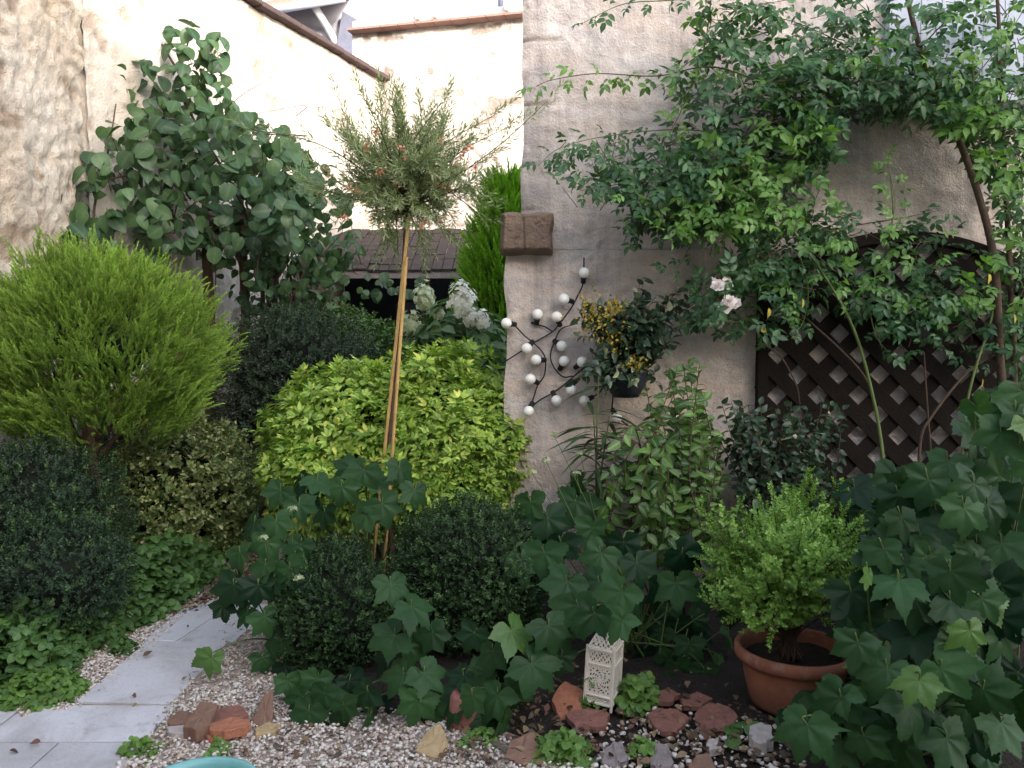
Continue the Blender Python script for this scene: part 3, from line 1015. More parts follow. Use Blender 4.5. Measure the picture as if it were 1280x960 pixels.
# ------------------------------------------------------------------ rubble wall on the left
def wall_strip(name, label, pA, pB, z0, z1, thick, mat, seed, stones, nu, nv, amp=.03, crack=.5, rough=1.0, pit0=.36):
    """vertical wall whose face runs from pA to pB (xy); visible side is to the right of A->B turned toward +X/-Y"""
    A, B = np.array(pA, float), np.array(pB, float)
    L_ = np.linalg.norm(B - A)
    d = (B - A) / L_
    nrm_ = np.array([d[1], -d[0]])
    t = thing(name, (*(A + B) / 2, 0), label, 'wall')
    r = np.random.default_rng(seed)
    ns = int(L_ * (z1 - z0) * stones)
    sp = np.c_[r.uniform(0, L_, ns), r.uniform(z0, z1, ns)]
    def cells(U, Z):
        if ns < 3:
            return np.ones(len(U)), np.zeros(len(U), int)
        q = np.c_[U + .03 * vnoise(np.c_[U * 7, Z * 7, U * 0], seed), (Z) * 1.5]
        s2 = sp * np.array([1, 1.5])
        e = np.empty(len(U)); idx = np.empty(len(U), int)
        for k in range(0, len(U), 4000):
            D = np.linalg.norm(q[k:k + 4000, None] - s2[None], axis=2)
            pr = np.partition(D, 1, axis=1)[:, :2]
            e[k:k + 4000] = pr[:, 1] - pr[:, 0]
            idx[k:k + 4000] = D.argmin(1)
        return e, idx
    def info(u, v):
        U, Z = u * L_, z0 + v * (z1 - z0)
        e, idx = cells(U, Z)
        mask = np.clip(fbm(np.c_[U * .8, Z * .8, U * 0], seed + 4, 3) * 2.2 + .45, 0, 1)   # where plaster has fallen off
        m = np.clip(1 - e / .05, 0, 1) * mask
        cr = np.abs(fbm(np.c_[U * 1.5, Z * 1.5, U * 0], seed + 5, 4))
        g = np.maximum(m * crack, .6 * np.clip(1 - cr / .014, 0, 1) * (vnoise(np.c_[U, Z, U * 0], seed + 2) > .2))
        pit = np.clip((fbm(np.c_[U * 5, Z * 7, U * 0], seed + 8, 3) - pit0) / .12, 0, 1)
        g = np.maximum(g, pit * .75)
        return U, Z, e, idx, mask, g
    def fn(u, v):
        U, Z, e, idx, mask, g = info(u, v)
        q = np.c_[U, Z, U * 0]
        hs = r.uniform(-.5, 1, max(ns, 1))[idx] * .010 if ns >= 3 else 0
        h = amp * fbm(q * 1.3, seed, 4) + rough * (.012 * fbm(q * 8, seed + 3, 4) + .010 * fbm(q * 19, seed + 6, 3)) + mask * (hs + .02 * np.clip(e / .08, 0, 1)) * crack - .015 * g
        xy = A + U[:, None] * d + h[:, None] * nrm_
        return np.c_[xy, Z]
    mb = MB()
    mb.grid(fn, nu, nv, 0, lambda u, v: info(u, v)[5])
    R = np.array([[d[0], -d[1], 0], [d[1], d[0], 0], [0, 0, 1]])
    mid = (A + B) / 2 - nrm_ * (thick / 2 + .06)
    mb.box((*mid, (z0 + z1) / 2), (L_, thick, z1 - z0 - .01), R)
    mb.build('wall_face', mat, t)
    return t, A, d, nrm_, L_, R


wall_strip('rubble_wall', 'sandy old stone rubble wall at the left edge behind the golden conifer', (-3.16, -2.0), (-3.16, 6.0), -.1, 4.6, .4, M['rubble'], 3, 26, 460, 240, crack=.6, rough=2.0, pit0=.30)
t, A, d, n_, L_, R = wall_strip('courtyard_wall', 'bright pale plastered wall running back behind the leafy vine', (-3.14, 6.02), (-1.60, 10.05), -.1, 4.62, .35, M['paleplaster'], 8, 6, 300, 240, amp=.02, crack=.12)
mb = MB()
k = 0
s = 0.0
while s < L_:
    w = rng.uniform(.22, .34)
    c = A + d * (s + w / 2) - n_ * .10
    mb.box((*c, 4.655 + rng.uniform(-.008, .008)), (w - .006, .40, .055), R)
    s += w
bevel(mb.build('coping', M['copingdark'], t, sm=False), .012)
t, A, d, n_, L_, R = wall_strip('back_wall', 'sunlit whitish far wall with reddish tile coping at the end of the courtyard', (-1.98, 10.15), (.9, 9.45), -.1, 5.22, .35, M['backplaster'], 14, 9, 260, 300, amp=.02, crack=.4, pit0=.26)
mb, mb2 = MB(), MB()
s = 0.0
while s < L_:
    c = A + d * (s + .11) - n_ * .06
    mb.box((*c, 5.235), (.212, .44, .028), R)
    c2 = A + d * (s + .11) - n_ * .16
    mb2.box((*c2, 5.33), (.216, .34, .12), R)
    if rng.random() < .45:
        mb2.box((*(A + d * (s + .02) - n_ * .06), 5.36), (.05, .4, .16), R)
    s += .22
mb.build('coping_tile', M['redtile'], t, sm=False)
bevel(mb2.build('mortar_cap', M['mortar'], t, sm=False), .02)


# ------------------------------------------------------------------ houses beyond the walls
def far_things():
    t = thing('house', P(400, 420, 12.5) * np.array([1, 1, 0]), 'grey gabled house with white downpipe rising behind the pale wall', 'house')
    D = 12.5
    mb = MB()
    a, b = P(300, 60, D), P(447, -60, D)
    mb.box(((a[0] + b[0]) / 2, D + 2.0, 3.5), (b[0] - a[0], 4.0, 7.1))
    mb.build('wall', M['farwall'], t, sm=False)
    mb = MB()
    e0, e1 = P(325, 18, D - .55), P(398, 3, D - .55)
    mid = (e0 + e1) / 2
    # eave soffit and roof
    v = []
    for p_, dy in ((P(322, 19, D - .55), 0), (P(432, 0, D - .55), 0)):
        v.append(p_)
    V = np.array([v[0], v[1], v[1] + [0, 2.8, 1.5], v[0] + [0, 2.8, 1.5]])
    V2 = V + np.array([0, 0, .14])
    mb.add(np.concatenate([V, V2]), [(3, 2, 1, 0), (4, 5, 6, 7), (0, 1, 5, 4), (1, 2, 6, 5), (2, 3, 7, 6), (3, 0, 4, 7)])
    rf = mb.build('roof', M['redtile'], t, sm=False)
    mb = MB()
    mb.tube([v[0] + [0, -.03, .02], v[1] + [0, -.03, .02]], .06, .06, 8)
    mb.build('gutter', M['bluegrey'], t)
    mb = MB()
    mb.tube([P(392, 6, D - .5), P(408, 32, D - .12), P(421, 55, D - .1)], .055, .055, 10)
    mb.build('downpipe', M['farwhite'], t)
    mb = MB()
    pts = [P(428, 14, 12.3), P(478, 42, 12.3), P(447, 46, 12.3), P(447, 90, 12.3), P(420, 62, 12.3)]
    V = np.array(pts)
    W = V + np.array([0, 1.5, 0.0])
    n = len(V)
    mb.add(np.concatenate([V, W]), [(i, (i + 1) % n, n + (i + 1) % n, n + i) for i in range(n)], [(0, 2, 1), (0, 3, 2), (0, 4, 3)])
    mb.build('side_roof', M['slate'], t, sm=False)
    t = thing('slate_roofed_house', P(620, 420, 13) * np.array([1, 1, 0]), 'dark slate roof of a house showing above the far tiled wall', 'house')
    D = 13
    V = np.array([P(543, 42, D), P(700, 22, D), P(700, 2, D + .8), P(557, 19, D + .8)])
    mb = MB()
    W = V - np.array([0, 0, .12])
    mb.add(np.concatenate([W, V]), [(3, 2, 1, 0), (4, 5, 6, 7), (0, 1, 5, 4), (1, 2, 6, 5), (2, 3, 7, 6), (3, 0, 4, 7)])
    mb.build('roof', M['slate'], t, sm=False)
    mb = MB()
    a, b = P(555, 60, D + .1), P(690, 50, D + .1)
    mb.box(((a[0] + b[0]) / 2, D + .7, 2.9), (b[0] - a[0], .9, 5.8))
    mb.build('wall', M['farwall'], t, sm=False)
    mb = MB()
    mb.tube([P(626, 14, D + .5), P(626, -30, D + .5)], .05, .05, 8)
    mb.build('flue', M['slate'], t)


far_things()


def shed():
    t = thing('garden_shed', P(500, 420, 8.6) * np.array([1, 1, 0]), 'low open shed with dark interior and old brown tiled roof at the courtyard end', 'shed')
    a, b = P(388, 345, 8.0), P(640, 345, 8.0)
    x0, x1 = a[0], b[0]
    zf, zb = P(500, 338, 8.0)[2], P(500, 288, 9.3)[2]
    Y1 = 9.3
    mb = MB()
    ny, nx = 9, 22
    sl = math.atan2(zb - zf, Y1 - 7.9)
    Rr = np.array([[1, 0, 0], [0, math.cos(sl), -math.sin(sl)], [0, math.sin(sl), math.cos(sl)]])
    for j in range(ny):
        f = j / ny
        for i in range(nx):
            w = (x1 - x0 + .3) / nx
            mb.box((x0 - .15 + w * (i + .5), 7.9 + (Y1 - 7.9) * (f + .05), zf + (zb - zf) * f + .03 + rng.normal() * .006), (w - .008, .20, .022), Rr)
    mb.build('roof', M['rooftile'], t, sm=False)
    mb = MB()
    mb.box(((x0 + x1) / 2, 7.93, zf - .05), (x1 - x0 + .2, .07, .07))
    mb.build('front_beam', M['stone_grey'], t, sm=False)
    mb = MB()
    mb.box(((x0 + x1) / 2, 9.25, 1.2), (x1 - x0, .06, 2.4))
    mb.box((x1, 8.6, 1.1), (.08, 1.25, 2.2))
    mb.build('inner_wall', M['darkpaintshade'], t, sm=False)  # shade of the open interior put into the dark wall colour
    mb = MB()
    mb.box((x0 + .10, 8.05, 1.05), (.26, .25, 2.1))
    mb.box((x0 + .03, 8.75, 1.05), (.10, 1.1, 2.1))
    mb.build('pier', M['corbel'], t, sm=False)
    mb = MB()
    mb.box((P(520, 380, 8.4)[0], 8.4, .9), (.42, .06, 1.9))
    mb.build('door', M['darkpaintshade'], t, sm=False)


shed()

# timber posts in front of pale wall
for (px, D, w, lab) in ((262, 6.75, .085, 'old brown timber post under the vine nearest the golden conifer'), (307, 7.0, .075, 'old timber post right of the beige wall patch under the vine'),
                        (341, 7.2, .10, 'broad old timber post next to the shed roof')):
    b = P(px, 420, D) * np.array([1, 1, 0])
    mb = MB()
    pts = np.array([b + [0.006 * math.sin(z * 5), 0, z] for z in np.linspace(-.05, 2.6, 12)])
    mb.tube(pts, w / 2 * 1.2, w / 2, 5)
    mb.tube([b + [-.3, .02, 2.42], b + [.3, .02, 2.46]], .035, .035, 5)
    tag(mb.build('timber_post', M['oldwood'], loc=b), lab, 'post', 'old posts holding the vine')

# ------------------------------------------------------------------ unseen house added behind the camera to keep the garden in shade
def added_house():
    t = thing('added_shade_house', (1, -9, 0), 'cream two storey house added unseen behind the viewer to shade the garden', 'house')
    mb = MB()
    mb.box((2, -9, 2.75), (26, 8, 5.5))
    mb.build('wall', M['housewhite'], t, sm=False)
    mb = MB()
    V = np.array([(-11.4, -4.6, 5.35), (15.4, -4.6, 5.35), (15.4, -9, 8.2), (-11.4, -9, 8.2), (-11.4, -13.4, 5.35), (15.4, -13.4, 5.35)])
    W = V + np.array([0, 0, .18])
    mb.add(np.concatenate([V, W]), [(3, 2, 1, 0), (6, 7, 8, 9), (4, 5, 2, 3), (9, 8, 11, 10), (0, 1, 7, 6), (5, 4, 10, 11), (1, 2, 8, 7), (3, 0, 6, 9), (2, 5, 11, 8), (4, 3, 9, 10)])
    mb.build('roof', M['rooftile'], t, sm=False)
    for x in (-7, -3.4, 0.2, 3.8, 7.4, 11):
        for z in (1.3, 4.0):
            f = MB()
            f.box((x, -4.99, z), (1.1, .08, 1.4))
            fo = f.build('window', M['farwhite'], t, sm=False)
            g_ = MB()
            g_.box((x, -4.945, z), (.9, .02, 1.2))
            g_.build('pane', M['glass'], fo, sm=False)


added_house()

# ================================================================== TRELLIS
def trellis():
    D = 4.525
    a, b = P(943, 600, D), P(1300, 600, D)
    x0, x1 = a[0], b[0]
    zt = P(1130, 289, D)[2]
    zs = P(960, 348, D)[2]
    z0 = .12
    t = thing('trellis', ((x0 + x1) / 2, D, 0), 'dark brown arched lattice trellis panel against the house wall', 'trellis')
    xm = (x0 + x1) / 2
    hw = (x1 - x0) / 2
    def top(x):
        return zs + (zt - zs) * np.sqrt(np.clip(1 - ((x - xm) / hw) ** 2, 0, 1)) if False else zt - (zt - zs) * ((x - xm) / hw) ** 2
    wid, pitch = .083, .164
    for layer, sgn in ((0, 1), (1, -1)):
        mb = MB()
        y = D + (.007 if layer else -.007)
        L0 = x1 - x0 + zt
        for k in range(-40, 60):
            # line: x*s + z = c
            c = k * pitch * math.sqrt(2)
            pts = []
            for tt in np.linspace(x0 + .03, x1 - .03, 160):
                z = c - sgn * (tt - xm) + z0
                if z0 + .03 < z < top(tt) - .03:
                    pts.append((tt, z))
            if len(pts) < 2:
                continue
            p, q = np.array(pts[0]), np.array(pts[-1])
            m = (p + q) / 2
            ln = np.linalg.norm(q - p) + .03
            ang = math.atan2(q[1] - p[1], q[0] - p[0])
            Rr = np.array([[math.cos(ang), 0, -math.sin(ang)], [0, 1, 0], [math.sin(ang), 0, math.cos(ang)]])
            mb.box((m[0], y + rng.normal() * .0008, m[1]), (ln, .009, wid), Rr)
        o = mb.build('lattice', M['brownwood'], t, sm=False)
        bevel(o, .002, 1)
    mb = MB()
    xs = np.linspace(x0, x1, 36)
    h, dp = .065, .055
    V = []
    for x in xs:
        z = top(x)
        V += [(x, D - dp / 2, z - h), (x, D + dp / 2, z - h), (x, D + dp / 2, z), (x, D - dp / 2, z)]
    Q = []
    for i in range(len(xs) - 1):
        for j in range(4):
            Q.append((i * 4 + j, (i + 1) * 4 + j, (i + 1) * 4 + (j + 1) % 4, i * 4 + (j + 1) % 4))
    Q += [(0, 3, 2, 1), ((len(xs) - 1) * 4, (len(xs) - 1) * 4 + 1, (len(xs) - 1) * 4 + 2, (len(xs) - 1) * 4 + 3)]
    mb.add(V, Q)
    for x in (x0 + .03, x1 - .03):
        mb.box((x, D - .002, (z0 + zs) / 2), (.06, .05, zs - z0 - .01))
    mb.box((xm, D - .004, z0), (x1 - x0, .048, .07))
    bevel(mb.build('frame', M['brownwood'], t, sm=False), .004, 2)


trellis()

# ================================================================== STRING LIGHTS
def string_lights():
    D = 4.535
    t = thing('string_lights', P(690, 430, D), 'festoon of round white bulbs on black cable pinned to the house wall', 'string lights')
    def W(pts, D=D):
        return smooth([P(x, y, D + rng.normal() * .006) for x, y in pts], 6)
    mb = MB()
    for pts in ([(730, 322), (729, 353), (722, 370), (714, 385), (700, 404), (690, 415), (668, 428), (650, 440), (628, 454)],
                [(642, 405), (655, 419), (666, 428), (678, 440), (682, 452), (680, 470), (672, 482), (667, 497), (664, 507)],
                [(722, 404), (702, 411), (693, 427), (688, 445), (693, 460), (704, 471), (716, 470)],
                [(664, 509), (675, 500), (691, 491), (705, 481), (720, 468), (735, 455)],
                [(671, 402), (664, 404), (680, 408), (690, 414)],
                [(737, 498), (750, 490), (758, 472), (760, 454), (740, 440)], [(760, 470), (766, 492), (765, 510), (767, 518), (785, 532)]):
        mb.tube(W(pts), .0042, .0042, 6)
    mb.build('cable', M['wirerubber'], t)
    B = [((730, 341), (729, 354)), ((705, 374), (714, 376.5)), ((672, 393), (671, 403)), ((696, 396), (699.5, 405)), ((633, 404), (643, 405.5)), ((658.5, 435.5), (665, 428)), ((670, 450), (680.5, 450)),
         ((702, 432.5), (694, 427)), ((705, 451.5), (700.5, 460)), ((663, 474), (670, 477.5)), ((661, 514), (665, 504.5)), ((695.5, 500.5), (691.5, 491.5)), ((714, 487.5), (716, 478)),
         ((730.5, 501), (738, 497.5)), ((767, 456), (759, 454)), ((770, 480), (766, 490)), ((771, 522), (767, 514.5)), ((727.5, 452.5), (722, 457))]
    for (gx, gy), (sx, sy) in B:
        Db = D - .012 + rng.normal() * .008
        g, s = P(gx, gy, Db - .01), P(sx, sy, Db + .006)
        r = .0305
        dv = nrm(g - s)
        s = g - dv * .052
        b = MB()
        prof = []
        for a in np.linspace(-PI / 2, PI / 2, 11):
            prof.append((max(r * math.cos(a), .0004), r * math.sin(a)))
        prof[0] = (.013, -r * 1.02)
        # lathe along dv
        seg = 18
        x = nrm(np.cross(dv, [0.2, 0.9, 0.3]))
        y = np.cross(dv, x)
        an = np.arange(seg) * 2 * PI / seg
        V = np.concatenate([g + dv * z + rr * (np.cos(an)[:, None] * x + np.sin(an)[:, None] * y) for rr, z in prof])
        Q = [(i * seg + j, i * seg + (j + 1) % seg, (i + 1) * seg + (j + 1) % seg, (i + 1) * seg + j) for i in range(len(prof) - 1) for j in range(seg)]
        b.add(V, Q)
        bo = b.build('bulb', M['bulb'], t)
        sk = MB()
        sk.tube([g - dv * .026, g - dv * .034, g - dv * .036, g - dv * .058, g - dv * .062], [.017, .017, .0145, .0145, .009], None, 10)
        sk.build('socket', M['wirerubber'], bo)


string_lights()

# ================================================================== TERRACOTTA POT + its shrub
POTC = np.array([(1000 - 640) / F * 3.2, 3.2, 0])


def pot():
    t = thing('terracotta_pot', POTC, 'large round terracotta pot with thick rim holding the bright green shrub', 'plant pot')
    h = .235
    prof = [(.001, .002), (.160, .0), (.168, .004), (.174, .02), (.190, .09), (.203, .16), (.207, .180), (.210, .184), (.226, .188), (.234, .196), (.237, .212), (.235, .228), (.228, .238), (.216, .240), (.206, .232), (.200, .20), (.192, .17), (.192, .165)]
    mb = MB()
    mb.lathe(prof, POTC, 56)
    mb.build('pot_body', M['terracotta'], t)
    s = MB()
    s.grid(lambda u, v: np.stack([POTC[0] + .198 * v * np.cos(u * 2 * PI), POTC[1] + .198 * v * np.sin(u * 2 * PI), .185 + .012 * fbm(np.stack([v * np.cos(u * 2 * PI) * 5, v * np.sin(u * 2 * PI) * 5, u * 0], 1), 4)], 1), 36, 12)
    s.build('potting_soil', M['soil'], t)
    # shrub
    b = POTC + [-.02, 0, .19]
    t2 = thing('potted_shrub', b, 'bright lime green small leaved shrub with long spiky shoots in terracotta pot', 'shrub')
    lf, st = MB(), MB()
    tips = [(905, 640, 3.25), (893, 690, 3.2), (925, 628, 3.3), (950, 625, 3.35), (985, 612, 3.25), (1003, 605, 3.3), (1030, 618, 3.2), (1060, 632, 3.2), (1050, 660, 3.1), (1068, 690, 3.1), (920, 735, 3.05), (935, 715, 3.0), (915, 705, 3.2),
            (960, 650, 3.1), (980, 660, 3.0), (1000, 650, 3.05), (1020, 670, 3.0), (1040, 700, 3.0), (945, 670, 3.1), (930, 665, 3.3), (970, 690, 2.98), (1000, 700, 2.97), (1025, 715, 3.0), (955, 720, 2.98), (975, 745, 2.97), (940, 765, 3.02), (1030, 740, 3.03), (925, 750, 3.1), (990, 630, 3.4), (1035, 640, 3.45), (950, 640, 3.5), (1010, 660, 3.5), (960, 775, 3.0), (1005, 735, 2.95)]
    tips = tips + [(885, 690, 3.15), (900, 660, 3.2), (890, 735, 3.1), (910, 745, 3.05), (895, 640, 3.3), (1075, 650, 3.1), (1080, 690, 3.1), (880, 700, 3.25), (1010, 590, 3.3), (1050, 605, 3.3)]
    tips = tips + [(x + rng.normal() * 16, y + abs(rng.normal()) * 22, D + rng.normal() * .12) for x, y, D in tips] + [(x * .86 + 985 * .14 + rng.normal() * 16, y * .8 + 670 * .2 + rng.normal() * 14, D - .05 + rng.normal() * .15) for x, y, D in tips[::2]]
    for (x, y, D) in tips:
        e = P(x, y, D)
        m = b * .5 + e * .5 + np.array([0, 0, .06 + .06 * rng.random()]) + rng.normal(size=3) * .02
        c = smooth([b + np.array([rng.normal() * .02, rng.normal() * .02, 0]), b * .75 + m * .25 + [0, 0, .05], m, e], 7)
        st.tube(c, .005, .0015, 4)
        # leaf pairs along the outer part, with side twigs
        seglen = np.linalg.norm(np.diff(c, axis=0), axis=1)
        cum = np.r_[0, np.cumsum(seglen)]
        tot = cum[-1]
        for s_ in np.arange(tot * .48, tot, .030):
            i = min(np.searchsorted(cum, s_) - 1, len(c) - 2)
            p = c[i] + (c[i + 1] - c[i]) * (s_ - cum[i]) / max(seglen[i], 1e-6)
            tg = nrm(c[i + 1] - c[i])
            y_ = nrm(tg + unit(1)[0] * .75 + [0, 0, .15])
            ln = (.14 if s_ < tot * .8 else .075) * rng.uniform(.5, 1.1)
            lf.inst(LONSP, [p], [y_], unit(1), [ln])
        lf.inst(LONSP, [c[-3]], [nrm(c[-1] - c[-3])], unit(1), [.10])
    shell(lf, LONSP, P(985, 720, 3.2), (.17, .16, .13), 30, .10, 4, thick=.8, up=.5, jit=.6)
    lf.build('foliage', L['lonicera'], t2)
    st.build('stem', M['twig'], t2)


pot()

# ================================================================== LANTERN
def lantern():
    b = G(752, 884)
    b[2] = .012
    t = thing('lantern', b, 'small cream pierced metal lantern standing on the soil between leaves', 'lantern')
    a = math.radians(-24)
    Rz = np.array([[math.cos(a), -math.sin(a), 0], [math.sin(a), math.cos(a), 0], [0, 0, 1]])
    tilt = math.radians(3)
    Ry = np.array([[math.cos(tilt), 0, math.sin(tilt)], [0, 1, 0], [-math.sin(tilt), 0, math.cos(tilt)]])
    R = Ry @ Rz
    w, h = .122, .235
    z0 = .022
    def tr(V): return np.asarray(V) @ R.T + b
    # frame: corner posts, rails, feet
    fr = MB()
    hw = w / 2
    def bx(mb, c, s): mb.box(tr([c])[0], s, R)
    for sx in (-1, 1):
        for sy in (-1, 1):
            bx(fr, (sx * (hw - .005), sy * (hw - .005), (z0 + h) / 2 - .0), (.010, .010, h + z0 - .002))
    for z in (z0 + .004, z0 + .034, h * .78, h - .004 + z0 * .5):
        for sx in (-1, 1):
            bx(fr, (sx * (hw - .0045), 0, z), (.008, w - .021, .008))
            bx(fr, (0, sx * (hw - .0045), z), (w - .021, .008, .008))
    bevel(fr.build('frame', M['lantern'], t, sm=False), .0015, 2)
    # pierced panels
    def panel(u0, u1, v0, v1, fn_, nu, nv, place):
        mb = MB()
        us, vs = np.linspace(u0, u1, nu + 1), np.linspace(v0, v1, nv + 1)
        V = [place(u, v) for v in vs for u in us]
        Q = []
        for j in range(nv):
            for i in range(nu):
                if fn_((i + .5) / nu, (j + .5) / nv, (us[i] + us[i + 1]) / 2, (vs[j] + vs[j + 1]) / 2):
                    k = j * (nu + 1) + i
                    Q.append((k, k + 1, k + nu + 2, k + nu + 1))
        mb.add(tr(V), Q)
        return mb
    def pat_main(fu, fv, u, v):
        if fu < .07 or fu > .93 or fv < .07 or fv > .93: return True
        x, y = (fu - .5) * 1.0, (fv - .5) * 1.25
        r = math.hypot(x, y); an = math.atan2(y, x)
        if r < .10: return True
        if r < .46:
            return math.cos(8 * an + 18 * r) * math.sin(r * 42) < .28
        return math.sin(fu * 34) * math.sin(fv * 38) < .35
    def pat_small(fu, fv, u, v):
        if fv < .12 or fv > .88 or fu < .05 or fu > .95: return True
        return math.sin(fu * 44) * math.sin(fv * 13 + math.cos(fu * 22)) < .30
    for (nx, ny) in ((0, -1), (1, 0), (0, 1), (-1, 0)):
        tx, ty = -ny, nx
        def place(u, v, nx=nx, ny=ny, tx=tx, ty=ty):
            return (nx * (hw - .006) + tx * u, ny * (hw - .006) + ty * u, v)
        for (v0, v1, pt, nv) in ((z0 + .038, h * .78 - .004, pat_main, 46), (z0 + .008, z0 + .030, pat_small, 12), (h * .78 + .004, h + .004, pat_small, 22)):
            o = panel(-hw + .010, hw - .010, v0, v1, pt, 40, nv, place).build('pierced_panel', M['lantern'], t, sm=False)
            s = o.modifiers.new('solid', 'SOLIDIFY'); s.thickness = .0022; s.offset = 0
    # pierced pyramid roof and cap
    zr, zt, tw = h + .012, h + .085, .020
    for (nx, ny) in ((0, -1), (1, 0), (0, 1), (-1, 0)):
        tx, ty = -ny, nx
        def place(u, v, nx=nx, ny=ny, tx=tx, ty=ty):
            q = hw * .92 * (1 - v) + tw * v
            return (nx * q + tx * u * q, ny * q + ty * u * q, zr + (zt - zr) * v)
        o = panel(-1, 1, 0, 1, lambda fu, fv, u, v: fu < .08 or fu > .92 or fv < .1 or fv > .9 or math.sin(fu * 30) * math.sin(fv * 22) < .3, 30, 22, place).build('roof_panel', M['lantern'], t, sm=False)
        s = o.modifiers.new('solid', 'SOLIDIFY'); s.thickness = .002; s.offset = 0
    ins = MB()
    bx(ins, (0, 0, (z0 + h) / 2), (w * .72, w * .72, h - z0 - .02))
    ins.build('dark_filler', M['lanterndark'], t, sm=False)  # dark box added inside; shade behind the holes put into its colour
    cp = MB()
    bx(cp, (0, 0, zt + .006), (.046, .046, .012))
    ring = [tr([(.018 * math.cos(q), 0, zt + .03 + .018 * math.sin(q))])[0] for q in np.linspace(0, 2 * PI, 17)]
    cp.tube(ring, .003, .003, 6, cap=False)
    cp.build('cap_ring', M['lantern'], t, sm=False)


lantern()


# ================================================================== BROKEN TILES, BRICKS, STONES
def chunk(name, label, cat, poly_px, th, mat, group=None, lift=.002, tilt=(0, 0), rough=.004):
    """flat slab/brick whose outline on the ground is seen at these photo pixels"""
    pts = np.array([G(x, y, lift + th) for x, y in poly_px])
    if np.cross(pts[1][:2] - pts[0][:2], pts[2][:2] - pts[1][:2]) < 0:
        pts = pts[::-1]
    c = pts.mean(0)
    loc = np.array([c[0], c[1], lift])
    # subdivide the outline for an uneven edge
    ring = []
    n = len(pts)
    for i in range(n):
        for f in (0, .33, .66):
            ring.append(pts[i] * (1 - f) + pts[(i + 1) % n] * f + np.r_[rng.normal(size=2) * rough, 0])
    ring = np.array(ring)
    m = len(ring)
    mb = MB()
    zt = lambda q: lift + th + (q[0] - c[0]) * tilt[0] + (q[1] - c[1]) * tilt[1]
    V = [(q[0], q[1], zt(q) - th + rng.normal() * rough * .2) for q in ring] + [(q[0], q[1], zt(q) + rng.normal() * rough * .4) for q in ring]
    inn = [(c[0] + (q[0] - c[0]) * .55, c[1] + (q[1] - c[1]) * .55, zt(c + (q - c) * .55) + rng.normal() * rough * .6) for q in ring]
    V += inn + [(c[0], c[1], zt(c))] + [(c[0], c[1], zt(c) - th)]
    Q = [(i, (i + 1) % m, m + (i + 1) % m, m + i) for i in range(m)] + [(m + i, m + (i + 1) % m, 2 * m + (i + 1) % m, 2 * m + i) for i in range(m)]
    T = [(3 * m, 2 * m + i, 2 * m + (i + 1) % m) for i in range(m)] + [(3 * m + 1, (i + 1) % m, i) for i in range(m)]
    mb.add(V, Q, T)
    o = mb.build(name, mat, loc=loc, sm=False)
    bevel(o, .004, 2)
    return tag(o, label, cat, group)


g1 = 'broken terracotta tiles laid on the soil'
chunk('floor_tile', 'red six sided clay tile lying in front of the lantern', 'tile', [(706, 893), (722, 886), (750, 886), (764, 892), (752, 908), (722, 909)], .026, M['tile_red'], g1)
chunk('floor_tile', 'red six sided clay tile midway between lantern and terracotta pot', 'tile', [(806, 892), (822, 885), (848, 886), (861, 897), (846, 914), (824, 913)], .026, M['tile_red'], g1)
chunk('floor_tile', 'pale red clay tile nearest the terracotta pot with a cracked surface', 'tile', [(866, 892), (882, 879), (912, 884), (924, 897), (904, 913), (880, 908)], .026, M['tile_red'], g1, tilt=(.05, .04))
chunk('floor_tile', 'half buried red tile behind the green weed right of lantern', 'tile', [(818, 866), (836, 860), (852, 868), (838, 877), (822, 876)], .022, M['tile_red'], g1)
chunk('floor_tile', 'dark red tile lying in shadow behind the two six sided tiles', 'tile', [(850, 872), (872, 864), (890, 872), (878, 882), (856, 883)], .022, M['tile_red'], g1)
chunk('pot_shard', 'orange brown clay shard leaning behind the left foot of lantern', 'shard', [(690, 872), (706, 862), (728, 868), (728, 882), (700, 886)], .035, M['tile_orange'], tilt=(.1, .5))
g2 = 'broken bricks and tiles piled on the gravel'
chunk('brick_fragment', 'grey brown tile fragment at back left of the gravel pile', 'brick', [(209, 896), (222, 888), (244, 890), (238, 904), (212, 905)], .028, M['tile_brown'], g2)
chunk('brick_fragment', 'pinkish brown brick piece standing highest in the gravel pile', 'brick', [(229, 903), (250, 880), (273, 884), (262, 904), (244, 908)], .05, M['tile_brown'], g2, lift=.02, tilt=(.1, .15))
chunk('brick_fragment', 'long red brown tile at back right of the gravel pile', 'brick', [(264, 886), (300, 880), (312, 892), (290, 900), (266, 902)], .04, M['tile_red'], g2)
chunk('brick_fragment', 'bright orange long tile fragment across the gravel pile', 'brick', [(262, 904), (290, 896), (313, 899), (308, 909), (280, 914), (262, 912)], .036, M['tile_orange'], g2, lift=.02)
chunk('brick_fragment', 'small bright orange tile piece at front of the gravel pile', 'brick', [(255, 915), (272, 907), (287, 911), (282, 920), (262, 926)], .03, M['tile_orange'], g2)
chunk('brick_fragment', 'pale topped grey slab piece at front left of the gravel pile', 'brick', [(208, 908), (240, 905), (258, 908), (252, 918), (214, 917)], .028, M['stone_pale'], g2)
chunk('brick_fragment', 'brown shard leaning upright at the right of the gravel pile', 'brick', [(318, 893), (330, 877), (342, 876), (340, 898), (326, 905)], .04, M['tile_brown'], g2, tilt=(.2, .5))
chunk('brick_fragment', 'flat buff tile piece beside the leaning brown shard', 'brick', [(318, 910), (336, 902), (352, 905), (342, 916), (322, 917)], .024, M['stone_yellow'], g2)
chunk('stone', 'yellowish triangular stone under the lobed leaves by gravel', 'stone', [(520, 935), (532, 914), (550, 909), (562, 930), (548, 944)], .03, M['stone_yellow'], 'stones at the gravel edge', tilt=(.05, .12), rough=.005)
